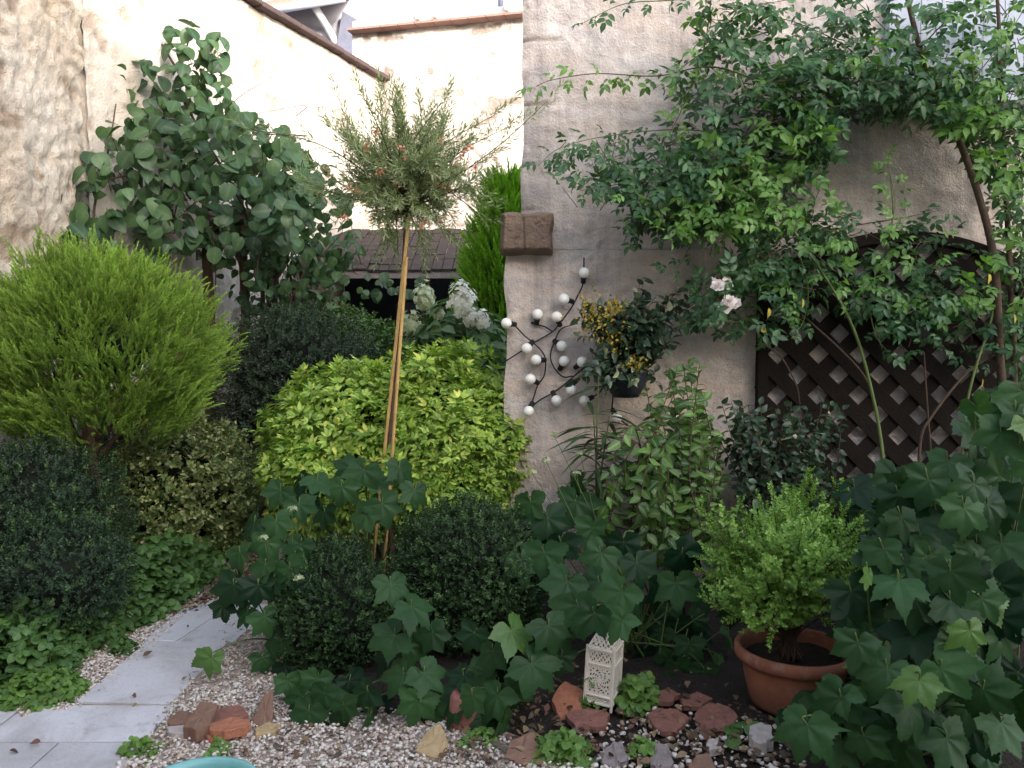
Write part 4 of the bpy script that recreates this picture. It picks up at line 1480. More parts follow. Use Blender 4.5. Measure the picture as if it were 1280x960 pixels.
chunk('stone', 'brown angular stone at bottom centre below the lobed leaves', 'stone', [(628, 944), (640, 926), (662, 921), (676, 940), (655, 953)], .03, M['tile_brown'], 'stones at the gravel edge', tilt=(.05, .12), rough=.005)
chunk('stone', 'dark grey three cornered stone below the lantern', 'stone', [(750, 948), (760, 931), (778, 929), (788, 946), (770, 957)], .03, M['stone_grey'], 'stones at the gravel edge', tilt=(.05, .12), rough=.005)
chunk('stone', 'grey pointed stone below the middle six sided tile', 'stone', [(812, 952), (818, 934), (832, 932), (842, 952), (826, 960)], .03, M['stone_grey'], 'stones at the gravel edge', tilt=(.05, .12), rough=.005)
chunk('stone', 'mauve brown stone cut off by the lower picture edge', 'stone', [(860, 962), (868, 946), (884, 943), (896, 960), (878, 972)], .03, M['tile_brown'], 'stones at the gravel edge', tilt=(.05, .12), rough=.005)
chunk('stone', 'small square whitish stone below the cracked tile', 'stone', [(884, 925), (897, 921), (900, 933), (887, 937)], .03, M['stone_pale'], 'stones at the gravel edge', rough=.004)
chunk('stone', 'rounded grey cobble at the foot of terracotta pot', 'stone', [(938, 912), (948, 902), (962, 905), (966, 922), (950, 930), (940, 924)], .05, M['stone_pale'], 'stones at the gravel edge', rough=.005)


# old clay pot lying between the leaves
def oldpot():
    b = G(580, 905)
    b[2] = 0
    mb = MB()
    prof = [(.001, .0), (.035, .0), (.045, .006), (.060, .10), (.062, .104), (.070, .106), (.071, .135), (.066, .138), (.060, .13), (.05, .02), (.001, .015)]
    a = math.radians(18)
    mb.lathe([(r_, .138 - z_) for r_, z_ in prof][::-1], (0, 0, 0), 30)
    Rx = np.array([[1, 0, 0], [0, math.cos(a), -math.sin(a)], [0, math.sin(a), math.cos(a)]])
    mb.v[0] = mb.v[0] @ Rx.T + b + [0, 0, .012]
    tag(mb.build('clay_pot', M['tile_red'], loc=b), 'small upturned old clay pot half hidden behind lobed leaves at centre', 'plant pot')


oldpot()


def bowl():
    rim_z = .34
    c = G(243, 988, rim_z)
    c[2] = 0
    R_ = .165
    mb = MB()
    prof = [(.001, .0), (.09, .0), (.10, .01), (.135, .12), (.155, .28), (.158, .315), (.165, .322), (.168, .333), (.163, .342), (.152, .340), (.146, .325), (.125, .12), (.001, .10)]
    mb.lathe(prof, c, 64)
    tag(mb.build('glazed_pot', M['turq'], loc=c), 'turquoise glazed pot rim at the bottom left picture edge', 'plant pot')


bowl()

# ================================================================== PLANTS : LEFT SIDE
def conifer():
    c = P(128, 420, 4.55)
    base = np.array([P(112, 560, 4.6)[0], 4.6, 0])
    t = thing('conifer', base, 'round golden green feathery conifer on a short bare trunk at left', 'tree')
    mb = MB()
    rad = np.array([.66, .62, .58])
    blob(mb, c + [0, 0, -.04], rad * .36, 5, .2)
    nb = 1150
    d = unit(nb * 2)
    d = d[d[:, 2] > -.75][:nb]
    r = 1 + .16 * fbm(d * 2.6, 4, 3) + .12 * vnoise(d * 6, 9)
    for k in range(len(d)):
        br = nrm(d[k] * np.array([.85, .85, .4]) + np.array([.08, -.1, .72]) + unit(1)[0] * .25)
        tip = c + d[k] * rad * r[k] * (1 - .30 * rng.random() ** 2) - np.array([0, 0, .08])
        m = rng.integers(8, 12)
        ln = rng.uniform(.16, .30)
        f = rng.random(m)
        p = tip - br * (f * ln)[:, None] + unit(m) * .035
        mb.inst(PLUME, p, nrm(br + unit(m) * .38), unit(m), rng.uniform(.065, .14, m))
    mb.build('crown', [L['conifer'], CORE], t)
    tr = MB()
    tr.tube(smooth([base - [0, 0, .05], base + [.01, 0, .45], base * [1, 1, 0] + [.02, -.02, c[2] - .1]], 6), .062, .042, 9)
    for i in range(9):
        a = rng.uniform(0, 2 * PI)
        s0 = base + [.015, -.01, rng.uniform(.62, 1.2)]
        e = c + np.array([math.cos(a) * .55, math.sin(a) * .45, rng.uniform(-.3, .1)])
        tr.tube(smooth([s0, (s0 + e) / 2 + [0, 0, -.05], e], 5), .018, .005, 5)
    tr.build('trunk', M['bark'], t)


conifer()


def gnd(px, D):
    return np.array([(px - 640) / F * D, D, 0])


shrub('hedge_bush', 'dark green clipped bush at far left below the conifer', 'shrub', gnd(45, 4.1), P(35, 655, 4.1), (.44, .40, .42), BOXSP, L['darkhedge'], 4200, .050, 3, group='dark bushes at the left', tips=L['boxtip'], amp=.32, freq=2.9)
shrub('hedge_bush', 'smaller dark bush in front of the far left bush', 'shrub', gnd(78, 3.8), P(72, 722, 3.8), (.32, .30, .30), BOXSP, L['darkhedge'], 3200, .045, 6, group='dark bushes at the left', tips=L['boxtip'], amp=.32, freq=2.9)
shrub('variegated_shrub', 'variegated cream flecked shrub at the bend of the path', 'shrub', gnd(235, 5.3), P(232, 622, 5.3), (.50, .45, .46), EUSP, L['euonymus'], 2600, .085, 8)
shrub('dark_shrub', 'grey green dull bush in front of the shed between conifer and golden shrub', 'shrub', gnd(375, 6.4), P(372, 490, 6.4), (.66, .5, .66), BOXSP, L['greybush'], 3600, .085, 12)
shrub('dark_shrub', 'darker bush with small glossy leaves before the shed opening', 'shrub', gnd(432, 7.2), P(432, 465, 7.2), (.50, .4, .52), EUSP, L['ground'], 1300, .12, 13)
shrub('dark_shrub', 'shadowy bush filling the gap under the conifer and variegated shrub', 'shrub', gnd(190, 5.9), P(185, 610, 5.9), (.55, .35, .62), BOXSP, L['darkhedge'], 2400, .085, 14)


def mound(name, label, poly, D, zt, n, tm, lm, size, group=None, cat='ground cover plant', zb=0.0):
    """low plant: leaves over a soft mound on a patch of ground (photo pixels of its footprint)"""
    pts = polysample(poly, n)
    q = np.array([G(x, y) for x, y in pts])
    pp = np.array([G(x, y) for x, y in poly])
    c = pp.mean(0)
    t = thing(name, (c[0], c[1], 0), label, cat, group)
    # distance to the rim gives the height
    dm = np.full(n, 9.0)
    for i in range(len(pp)):
        a, b = pp[i][:2], pp[(i + 1) % len(pp)][:2]
        ab = b - a
        tt = np.clip(((q[:, :2] - a) @ ab) / max(ab @ ab, 1e-9), 0, 1)
        dm = np.minimum(dm, np.linalg.norm(q[:, :2] - a - tt[:, None] * ab, axis=1))
    h = zt * np.sqrt(np.clip(dm / max(dm.max(), 1e-6) * 1.4, 0.05, 1)) * (1 + .35 * fbm(q * 7, len(label), 3))
    f = rng.random(n) ** .5
    q[:, 2] = np.maximum(h * f, .015) + zb
    z = nrm(np.array([0, -.35, 1]) + rng.normal(size=(n, 3)) * .4)
    y = nrm(np.c_[rng.normal(size=(n, 2)) + [0, -.6], -.15 + rng.normal(size=n) * .25])
    mb = MB()
    mb.inst(tm, q, y, z, size * rng.uniform(.6, 1.25, n))
    mb.build('foliage', lm, t)
    st = MB()
    for k in range(0, n, max(1, n // 60)):
        st.tube([np.r_[q[k][:2] + rng.normal(size=2) * .02, -.01], q[k]], .0018, .0015, 4, cap=False)
    st.build('stem', M['greenstem'], t)
    return t


gg = 'low leafy plants along the left of the path'
mound('ground_cover', 'low green leafy plant edging the path in front of variegated shrub', [(150, 800), (215, 770), (262, 735), (270, 715), (235, 705), (170, 725), (120, 770)], 4.6, .30, 900, TRI, L['ground'], .085, gg)
mound('ground_cover', 'low dark plant furthest along the left path edge', [(215, 765), (275, 722), (290, 700), (262, 695), (215, 725)], 5.2, .20, 420, TRI, L['ground'], .085, gg)
mound('ground_cover', 'leafy plant with rounded leaves at left edge above the terrace', [(-60, 880), (60, 862), (100, 835), (85, 800), (20, 790), (-80, 815)], 3.4, .30, 800, TRI, L['ground'], .080, gg)
mound('ground_cover', 'rounded leaves between the dark bushes and the gravel strip', [(60, 850), (130, 815), (180, 780), (150, 765), (80, 800)], 3.8, .20, 500, TRI, L['ground'], .075, gg)
mound('weed', 'bright green weed patch spilling onto the terrace corner', [(-10, 892), (40, 893), (90, 882), (112, 862), (80, 845), (20, 850), (-15, 868)], 3.2, .10, 420, TRI, L['weed'], .055, 'small weeds', 'weed')
mound('weed', 'small weed tuft at the edge of the path slab', [(135, 824), (160, 822), (174, 810), (160, 803), (138, 808)], 3.8, .06, 90, TRI, L['ground'], .045, 'small weeds', 'weed')
mound('weed', 'weed tuft in gravel beside the terrace slab corner', [(152, 950), (190, 955), (205, 938), (180, 928), (156, 934)], 2.8, .05, 46, TRI, L['weed'], .045, 'small weeds', 'weed')
mound('weed', 'small weed tuft just behind the turquoise rim', [(262, 948), (282, 946), (286, 934), (266, 934)], 2.85, .05, 18, TRI, L['weed'], .045, 'small weeds', 'weed')
mound('weed', 'bright green leafy weed right beside the lantern', [(775, 893), (800, 896), (822, 882), (815, 866), (785, 868), (772, 880)], 3.2, .12, 130, TRI, L['weed'], .065, 'small weeds', 'weed')
mound('weed', 'pale weed growing against the left side of lantern', [(728, 892), (746, 893), (748, 882), (730, 880)], 3.15, .12, 24, TRI, L['weed'], .040, 'small weeds', 'weed')
mound('weed', 'leafy weed at bottom edge between brown and dark grey stones', [(668, 958), (735, 960), (740, 940), (700, 925), (672, 935)], 2.85, .09, 120, TRI, L['weed'], .055, 'small weeds', 'weed')
mound('weed', 'little weed between the two grey stones at the bottom', [(785, 952), (815, 955), (818, 938), (790, 932)], 2.9, .07, 40, TRI, L['weed'], .045, 'small weeds', 'weed')
mound('weed', 'broad leaved seedling in front of the grey cobble', [(905, 930), (945, 932), (940, 910), (912, 912)], 3.0, .06, 14, ROUND, L['ground'], .055, 'small weeds', 'weed')
mound('weed', 'yellow green weed in the gravel beside the yellowish stone', [(575, 935), (620, 940), (622, 922), (585, 918)], 2.95, .05, 60, TRI, L['weed'], .04, 'small weeds', 'weed')


# ------------------------------------------------------------------ round-leaved vine on the left walls
def vine():
    base = np.array([-2.62, 6.75, 0])
    t = thing('vine', base, 'big vine with round dark green leaves climbing the pale left wall', 'climbing plant')
    lf, st = MB(), MB()
    regs = [([(95, 300), (110, 190), (150, 130), (220, 120), (300, 130), (375, 175), (395, 230), (380, 300), (260, 310), (180, 320)], 900, (5.8, 7.0), .120),
            ([(150, 60), (205, 85), (270, 50), (285, 90), (300, 150), (200, 180), (140, 130)], 130, (6.3, 6.7), .12),
            ([(210, 30), (240, 28), (290, 45), (270, 95), (215, 85)], 46, (6.4, 6.6), .13),
            ([(300, 150), (380, 170), (440, 240), (450, 330), (310, 330)], 330, (6.4, 7.2), .095),
            ([(330, 330), (300, 300), (430, 310), (420, 370), (395, 420), (330, 410)], 240, (6.6, 7.4), .085),
            ([(380, 325), (530, 342), (530, 362), (450, 372), (380, 372)], 46, (7.3, 7.75), .10),
            ([(240, 290), (400, 290), (400, 400), (330, 420), (300, 370), (240, 330)], 150, (6.5, 7.1), .095),
            ([(60, 230), (120, 200), (110, 300), (60, 310)], 30, (5.6, 5.9), .16),
            ([(28, 260), (60, 262), (70, 305), (40, 300)], 5, (5.5, 5.7), .15)]
    for poly, n, (d0, d1), sz in regs:
        p = polysample(poly, n)
        q = np.array([P(x, y, rng.uniform(d0, d1)) for x, y in p])
        z = nrm(np.array([.15, -.6, .8]) + rng.normal(size=(n, 3)) * .58)
        y = nrm(np.c_[rng.normal(size=n) * .7, -.35 + rng.normal(size=n) * .2, -.6 + rng.normal(size=n) * .35])
        lf.inst(ROUND + [ovate(.38, .1, .3, 6, .38, pw=.8), ovate(.40, .06, .5, 6, .4, twist=.2, pw=.75)], q, y, z, sz * 1.08 * rng.uniform(.6, 1.15, n))
        for k in range(0, n, 5):
            st.tube([q[k], q[k] + [rng.normal() * .05, .12, -.08]], .003, .003, 4, cap=False)
    for pts in ([(330, 430, 6.9), (325, 330, 6.8), (300, 250, 6.6), (260, 180, 6.5), (225, 110, 6.5), (235, 50, 6.5)], [(330, 430, 6.9), (350, 330, 6.9), (370, 260, 7), (400, 220, 7)],
                [(120, 330, 5.9), (118, 260, 5.9), (135, 190, 6.0), (145, 130, 6.1)], [(300, 440, 6.8), (305, 350, 6.8), (270, 270, 6.5), (190, 220, 6.2), (110, 230, 5.9)],
                [(360, 440, 7), (352, 380, 7), (345, 320, 7), (380, 280, 7)], [(372, 440, 7.1), (366, 360, 7.1), (350, 300, 7.0)],
                [(235, 110, 6.5), (205, 60, 6.7), (180, 20, 6.8), (160, -5, 6.8)]):
        st.tube(smooth([P(*q) for q in pts], 7), .022 if pts[0][1] > 400 else .012, .005, 6)
    for k in range(46):
        x, y = rng.uniform(110, 420), rng.uniform(140, 420)
        a = P(x, y, rng.uniform(6.2, 7.1))
        st.tube(smooth([a, a + rng.normal(size=3) * [.16, .06, .14] + [0, 0, .12], a + rng.normal(size=3) * [.35, .1, .2] + [0, 0, .30]], 5), .005, .002, 4, cap=False)
    st.tube(smooth([base - [0, 0, .05], P(320, 520, 6.8), P(330, 430, 6.9)], 6), .03, .022, 7)
    lf.build('foliage', L['kiwi'], t)
    st.build('stem', M['twig'], t)


vine()


# ------------------------------------------------------------------ choisya, hydrangea, thuja, standard tree
def choisya():
    b = gnd(495, 5.0)
    t = thing('golden_shrub', b, 'large yellow green rounded shrub with finger like leaves at the house corner', 'shrub')
    mb = MB()
    C_ = [((450, 545, 4.95), (.50, .45, .42)), ((545, 530, 5.0), (.50, .45, .45)), ((600, 560, 4.75), (.28, .3, .36)), ((390, 570, 4.9), (.28, .3, .38)), ((560, 590, 4.7), (.40, .3, .36)), ((430, 600, 4.7), (.42, .3, .34))]
    for i, (c, r) in enumerate(C_):
        c = P(*c)
        blob(mb, c, np.array(r) * .68, i + 2)
        shell(mb, WHORL, c, r, int(900 * r[0] / .45), .100, i + 31, thick=.5, up=.65, out=.8, jit=.5, amp=.34, freq=3.2)
    mb.build('foliage', [L['choisya'], CORE], t)
    st = MB()
    for i in range(9):
        e = P(rng.uniform(380, 610), rng.uniform(520, 600), 4.9)
        st.tube(smooth([b + [rng.normal() * .06, rng.normal() * .05, -.03], (b + e) / 2 + rng.normal(size=3) * .05, e], 5), .014, .005, 5)
    st.build('stem', M['twig'], t)


choisya()


def hydrangea():
    b = gnd(565, 5.75)
    t = thing('hydrangea', b, 'white flowering hydrangea behind the golden shrub beside the house corner', 'shrub')
    mb = MB()
    c = P(572, 430, 5.75)
    shell(mb, OVS, c, (.36, .3, .30), 420, .12, 5, axis=False, thick=.6, up=.8)
    shell(mb, OVS, c - [0, 0, .45], (.40, .3, .4), 300, .12, 6, axis=False, thick=.6, up=.8)
    mb.build('foliage', L['hydrangea'], t)
    st = MB()
    heads = [((577, 376, 5.5), 'w', .12), ((603, 400, 5.5), 'w', .06), ((530, 372, 5.7), 'g', .10), ((515, 405, 5.7), 'g', .09), ((548, 392, 5.65), 'g', .05), ((588, 398, 5.5), 'w', .06)]
    for (q, k, r) in heads:
        p = P(*q)
        st.tube(smooth([b + rng.normal(size=3) * [.04, .04, 0], (b + p) / 2 + rng.normal(size=3) * .05, p], 6), .006, .003, 5)
        f = MB()
        n = int(1500 * r)
        d = unit(n)
        pos = p + d * np.array([r * .8, r * .8, r * 1.15]) * (rng.random(n) ** .45 * (1 + .5 * fbm(d * 3 + p, 8, 2)))[:, None]
        f.inst(FLORET, pos, nrm(np.cross(d, unit(n))), d + [0, -.2, .3], rng.uniform(.018, .032, n))
        f.build('flower_head', L['whitefl'] if k == 'w' else L['greenfl'], t)
    st.build('stem', M['greenstem'], t)


hydrangea()


def thuja():
    b = gnd(632, 7.0)
    t = thing('thuja', b, 'bright green upright conifer half hidden behind the house corner', 'tree')
    mb = MB()
    zt = P(640, 225, 7.0)[2]
    n = 3000
    h = rng.random(n) ** .8
    az = rng.uniform(0, 2 * PI, n)
    Rr = .58 * (1 - h) ** .65 + .03
    Rr *= (1 + .22 * vnoise(np.c_[np.cos(az) * 2, np.sin(az) * 2, h * 7], 5))
    rr = Rr * (1 - .4 * rng.random(n) ** 1.5)
    d = np.c_[np.cos(az), np.sin(az), np.zeros(n)]
    p = b + d * rr[:, None] + np.c_[np.zeros((n, 2)), .25 + h * (zt - .3)]
    mb.inst(PLUME, p, nrm(d * .6 + [0, 0, .9] + unit(n) * .25), unit(n), rng.uniform(.16, .27, n))
    blob(mb, b + [0, 0, zt * .42], (.30, .30, zt * .42), 3)
    mb.build('crown', [L['thuja'], CORE], t)
    tr = MB()
    tr.tube([b - [0, 0, .05], b + [0, 0, zt * .8]], .05, .01, 7)
    tr.build('trunk', M['bark'], t)


thuja()


def standard_tree():
    b = gnd(489, 4.5)
    t = thing('standard_tree', b, 'slender tree with airy grey green crown and orange red flower tufts', 'tree')
    c = P(500, 232, 4.5)
    top = P(508, 262, 4.5)
    st = MB()
    lf, fl = MB(), MB()
    st.tube(smooth([b - [0, 0, .05], P(487, 560, 4.5), P(500, 420, 4.5), top], 7), .016, .012, 7)
    for i in range(125):
        d = unit(1)[0]
        d[2] = d[2] * .9 + .02
        d = nrm(d)
        r = rng.uniform(.5, 1.0)
        e = c + d * np.array([.54, .48, .42]) * r + [.02, 0, 0]
        if rng.random() < .22:
            e = c + np.array([rng.normal() * .26, rng.normal() * .2, rng.uniform(.2, .5)])
        m = top * .5 + e * .5 + rng.normal(size=3) * .05 + [0, 0, .12 * (e[2] < c[2])]
        cv = smooth([top + rng.normal(size=3) * .015, m, e], 8)
        st.tube(cv, .005, .0013, 4, cap=False)
        nn = 12
        for k in range(nn):
            f = .35 + .65 * k / nn
            i0 = min(int(f * (len(cv) - 1)), len(cv) - 2)
            p = cv[i0]
            tg = nrm(cv[i0 + 1] - cv[i0])
            lf.inst(FEASP, [p], [nrm(tg + unit(1)[0] * .65 + [0, 0, .2])], unit(1), [rng.uniform(.07, .14)])
        lf.inst(FEASP, [e], [nrm(e - m + [0, 0, .1])], unit(1), [.13])
    for (x, y) in ((432, 190), (455, 185), (468, 165), (520, 160), (575, 200), (590, 215), (548, 180), (545, 275), (530, 280), (430, 272), (495, 230), (585, 190), (470, 215), (540, 225), (440, 240), (410, 220), (560, 240), (505, 190)):
        fl = MB()
        dd = 4.5 - rng.uniform(.05, .35)
        for _ in range(3):
            p = P(x + rng.normal() * 4, y + rng.normal() * 4, dd)
            n = 9
            fl.inst(L4, p + unit(n) * .012, unit(n) + [0, 0, .5], unit(n), rng.uniform(.012, .025, n))
        fl.build('flower', L['redfl'], t)
    lf.build('foliage', L['feather'], t)
    st.build('trunk', M['twig'], t)
    for (a, bb, lab) in (((511, 272, 4.42), (477, 600, 4.42), 'longer bamboo cane staking the slender tree, leaning right'), ((508, 322, 4.38), (488, 600, 4.38), 'shorter bamboo cane staking the slender tree, almost upright')):
        p0, p1 = P(*a), P(*bb)
        e = p1 + (p1 - p0) * (p1[2] + .05) / (p0[2] - p1[2])
        m = MB()
        L0 = np.linalg.norm(e - p0)
        ts = np.linspace(0, 1, 15)
        pts, rr = [], []
        for k, f in enumerate(ts):
            for df, rad in ((-.004, .0095), (0, .0115), (.004, .0095)):
                pts.append(p0 + (e - p0) * min(max(f + df, 0), 1))
                rr.append(rad)
        pts = np.array(pts) + np.arange(len(pts))[:, None] * 1e-6
        m.tube(pts, np.array(rr), None, 8)
        loc = np.array([e[0], e[1], 0])
        tag(m.build('bamboo_cane', M['cane'], loc=loc), lab, 'cane', 'bamboo canes staking the slender tree')


standard_tree()

# ================================================================== BOX BUSHES
shrub('box_bush', 'dark green clipped box ball left of centre beside the gravel', 'shrub', gnd(418, 3.62), P(418, 768, 3.62), (.245, .25, .32), BOXSP, L['box'], 3600, .042, 41, group='clipped box bushes', tips=L['boxtip'], amp=.2, freq=3.0, thick=.25, core=.80)
shrub('box_bush', 'larger dark green box ball at the centre of the bed', 'shrub', gnd(588, 3.85), P(588, 722, 3.85), (.36, .34, .36), BOXSP, L['box'], 6500, .044, 42, group='clipped box bushes', tips=L['boxtip'], amp=.2, freq=3.0, thick=.25, core=.80)


# ================================================================== LOBED-LEAF PLANTS
def lobed_plant(label, base, leaves, group='lobed leaf plants in the bed', mat='lobed', flowers=(), seed=0, facing=.8, k=1.0):
    """leaves = [(px,py,size_px,D[,light])] ; each hangs on its own stalk from the plant's stems"""
    base = np.asarray(base, float)
    t = thing('lobed_plant', base, label, 'plant', group)
    lf, ll, st = MB(), MB(), MB()
    for q in leaves:
        px, py, s, D = q[:4]
        p = P(px, py, D)
        sz = s / F * D * .56 * k
        side = np.sign(p[0] - base[0]) if abs(p[0] - base[0]) > .06 else rng.choice([-1, 1])
        z = nrm(np.array([side * .18 + rng.normal() * .48, -facing + rng.normal() * .42, .62 + rng.normal() * .42]))
        y = nrm(np.array([side * .35 + rng.normal() * .45, -.35, -.85 + rng.normal() * .25]))
        o = p - y * sz * .35
        (ll if len(q) > 4 and q[4] else lf).inst(LOB, [o], [y], [z], [sz])
        b2 = base + np.array([rng.normal() * .05, rng.normal() * .04, 0])
        mid = b2 * .4 + o * .6 + np.array([0, .06, .10]) * rng.uniform(.3, .8) * min(1, np.linalg.norm(o - b2) / .5)
        st.tube(smooth([b2, mid, o + [0, .015, .02], o], 5), .0042, .0020, 5, cap=False)
    if lf.n: lf.build('foliage', L[mat], t)
    if ll.n: tag(ll.build('foliage', L['lobedlight'], t), 'lighter yellow green lobed leaves')
    for (px, py, D) in flowers:
        p = P(px, py, D)
        st.tube(smooth([base, (base + p) / 2 + rng.normal(size=3) * .02, p], 5), .003, .0016, 5, cap=False)
        f = MB()
        n = 16
        d = unit(n)
        f.inst(FLORET, p + d * [.022, .022, .010], nrm(np.cross(d, unit(n))), d + [0, -.2, .8], rng.uniform(.007, .014, n))
        f.build('flower', L['bud'], t)
    st.build('stem', M['greenstem'], t)
    return t


j = lambda: rng.normal() * .06
lobed_plant('lobed leaf plant arching over the path edge left of the box ball', gnd(352, 3.75),
            [(345, 622, 60, 3.8), (375, 640, 62, 3.7), (402, 607, 62, 3.8), (330, 688, 62, 3.6), (366, 720, 72, 3.5), (300, 700, 62, 3.55), (286, 742, 74, 3.5), (322, 742, 66, 3.45), (334, 780, 62, 3.45), (347, 808, 64, 3.45),
             (262, 832, 58, 3.35, 1), (304, 772, 55, 3.5), (386, 735, 55, 3.45), (348, 660, 62, 3.65), (312, 660, 60, 3.7), (372, 690, 60, 3.6), (340, 735, 60, 3.5), (355, 770, 60, 3.5), (298, 730, 55, 3.55), (325, 715, 64, 3.5), (280, 765, 50, 3.5),
             (375, 800, 55, 3.5), (360, 840, 55, 3.45), (330, 830, 50, 3.45)], flowers=[(365, 636, 3.6), (372, 722, 3.4), (330, 672, 3.5)], k=.82)
lobed_plant('lobed leaf plant with pale flower buds in front of the golden shrub', gnd(465, 4.2),
            [(450, 598, 72, 4.05), (500, 594, 66, 4.05), (482, 640, 74, 3.95), (425, 618, 64, 4.0), (518, 622, 60, 4.0), (452, 650, 64, 3.95), (404, 648, 56, 4.0), (372, 608, 60, 4.0), (476, 606, 66, 4.1), (430, 590, 60, 4.15), (510, 655, 50, 4.0), (385, 630, 60, 4.05)], k=.8)
lobed_plant('lobed leaf plant in front of the gap between the two box balls', gnd(515, 3.28),
            [(490, 742, 60, 3.1), (524, 766, 68, 3.05), (482, 800, 66, 3.05), (496, 854, 66, 3.0), (538, 850, 64, 3.0), (518, 888, 66, 2.95), (452, 872, 54, 3.05), (480, 830, 60, 3.15), (512, 820, 60, 3.2), (545, 800, 52, 3.2), (560, 880, 56, 3.05), (470, 890, 50, 3.1), (540, 905, 60, 3.0)])
lobed_plant('low lobed leaf plant at the foot of the left box ball by gravel', gnd(405, 3.15),
            [(380, 900, 62, 3.0), (402, 878, 58, 3.1), (372, 880, 56, 3.1), (430, 892, 54, 3.0), (460, 906, 54, 2.98), (395, 860, 54, 3.15), (420, 915, 50, 2.98), (440, 860, 50, 3.15), (360, 860, 45, 3.15), (410, 905, 50, 3.05, 1)])
lobed_plant('lobed leaf plant with one yellowish leaf left of the lantern', gnd(640, 3.2),
            [(648, 800, 74, 3.0, 1), (691, 795, 68, 2.98), (614, 826, 60, 3.05), (675, 842, 82, 2.92), (647, 866, 60, 2.98), (614, 882, 74, 2.95), (627, 912, 66, 2.92), (588, 800, 50, 3.15), (640, 840, 60, 3.1), (600, 850, 56, 3.1), (566, 893, 52, 2.95), (603, 908, 56, 2.95), (572, 850, 48, 3.0), (588, 880, 56, 2.9), (700, 830, 50, 3.1)])
lobed_plant('lobed leaf plant overhanging the lantern', gnd(790, 3.75),
            [(680, 705, 72, 3.6), (702, 738, 70, 3.5), (654, 712, 62, 3.6), (724, 772, 78, 3.3), (770, 752, 76, 3.1), (772, 786, 62, 3.0), (738, 778, 66, 3.0), (822, 745, 64, 3.5), (846, 742, 66, 3.45), (882, 748, 64, 3.5), (896, 700, 76, 3.6), (862, 700, 66, 3.6), (745, 702, 66, 3.6),
             (800, 715, 62, 3.6), (795, 760, 60, 3.4), (715, 640, 72, 3.9), (662, 640, 66, 3.9), (690, 660, 70, 3.85), (740, 672, 64, 3.75), (700, 690, 60, 3.7), (740, 735, 60, 3.5), (780, 690, 60, 3.7), (905, 735, 50, 3.6), (665, 670, 60, 3.9), (720, 610, 50, 4.0)],
            flowers=[(692, 543, 3.95), (682, 575, 3.95), (725, 565, 3.95), (665, 590, 3.95), (720, 592, 3.95)])
lobed_plant('dark low lobed leaf plant in the shade left of the terracotta pot', gnd(860, 3.75),
            [(850, 845, 56, 3.55), (880, 850, 50, 3.5), (830, 830, 46, 3.6), (860, 815, 50, 3.65), (900, 835, 46, 3.6), (820, 800, 54, 3.8), (850, 790, 50, 3.85), (885, 805, 52, 3.8), (915, 800, 50, 3.7), (840, 860, 44, 3.5), (870, 870, 40, 3.45), (805, 825, 44, 3.7), (905, 860, 40, 3.5), (800, 780, 50, 3.85), (875, 780, 50, 3.9), (920, 770, 50, 3.8), (700, 800, 50, 3.6), (690, 845, 44, 3.45), (835, 770, 50, 3.9)])


def right_mass():
    specs = [('tall lobed leaf plant filling the lower right corner', gnd(1120, 2.75), [(1075, 770), (1060, 830), (1020, 880), (990, 925), (1080, 950), (1260, 960), (1290, 760), (1200, 690), (1120, 700)], 66, (2.3, 2.8), (66, 94)),
             ('tall lobed leaf plant at the right edge below the trellis', gnd(1235, 2.95), [(1120, 640), (1180, 590), (1230, 520), (1300, 500), (1310, 760), (1180, 760), (1080, 720)], 64, (2.5, 3.1), (60, 86)),
             ('darker lobed leaf plant between the potted shrub and the trellis', gnd(1110, 3.5), [(1060, 625), (1110, 600), (1200, 620), (1210, 760), (1110, 790), (1050, 720)], 48, (3.1, 3.8), (52, 72))]
    for i, (lab, b, poly, n, (d0, d1), (s0, s1)) in enumerate(specs):
        # poisson-like spacing
        pts = []
        cand = polysample(poly, 900)
        for c in cand:
            if len(pts) >= n: break
            if all((c[0] - q[0]) ** 2 + (c[1] - q[1]) ** 2 > 27 ** 2 for q in pts) or rng.random() < .03:
                pts.append(c)
        lv = [(x, y, rng.uniform(s0, s1), rng.uniform(d0, d1), rng.random() < .025) for x, y in pts]
        back = polysample(poly, 30)
        lv += [(x, y, rng.uniform(s0, s1), d1 + rng.uniform(.1, .35), False) for x, y in back]
        if i == 0:
            lv += [(1070, 755, 84, 2.6), (1130, 800, 90, 2.5), (1100, 850, 92, 2.4), (1040, 930, 95, 2.45), (1000, 915, 70, 2.6), (1145, 900, 98, 2.3), (1190, 850, 90, 2.3), (1215, 800, 62, 2.3, True), (1142, 862, 70, 2.25, True), (1085, 725, 40, 2.45, True)]
        lobed_plant(lab, b, lv, seed=i)


right_mass()


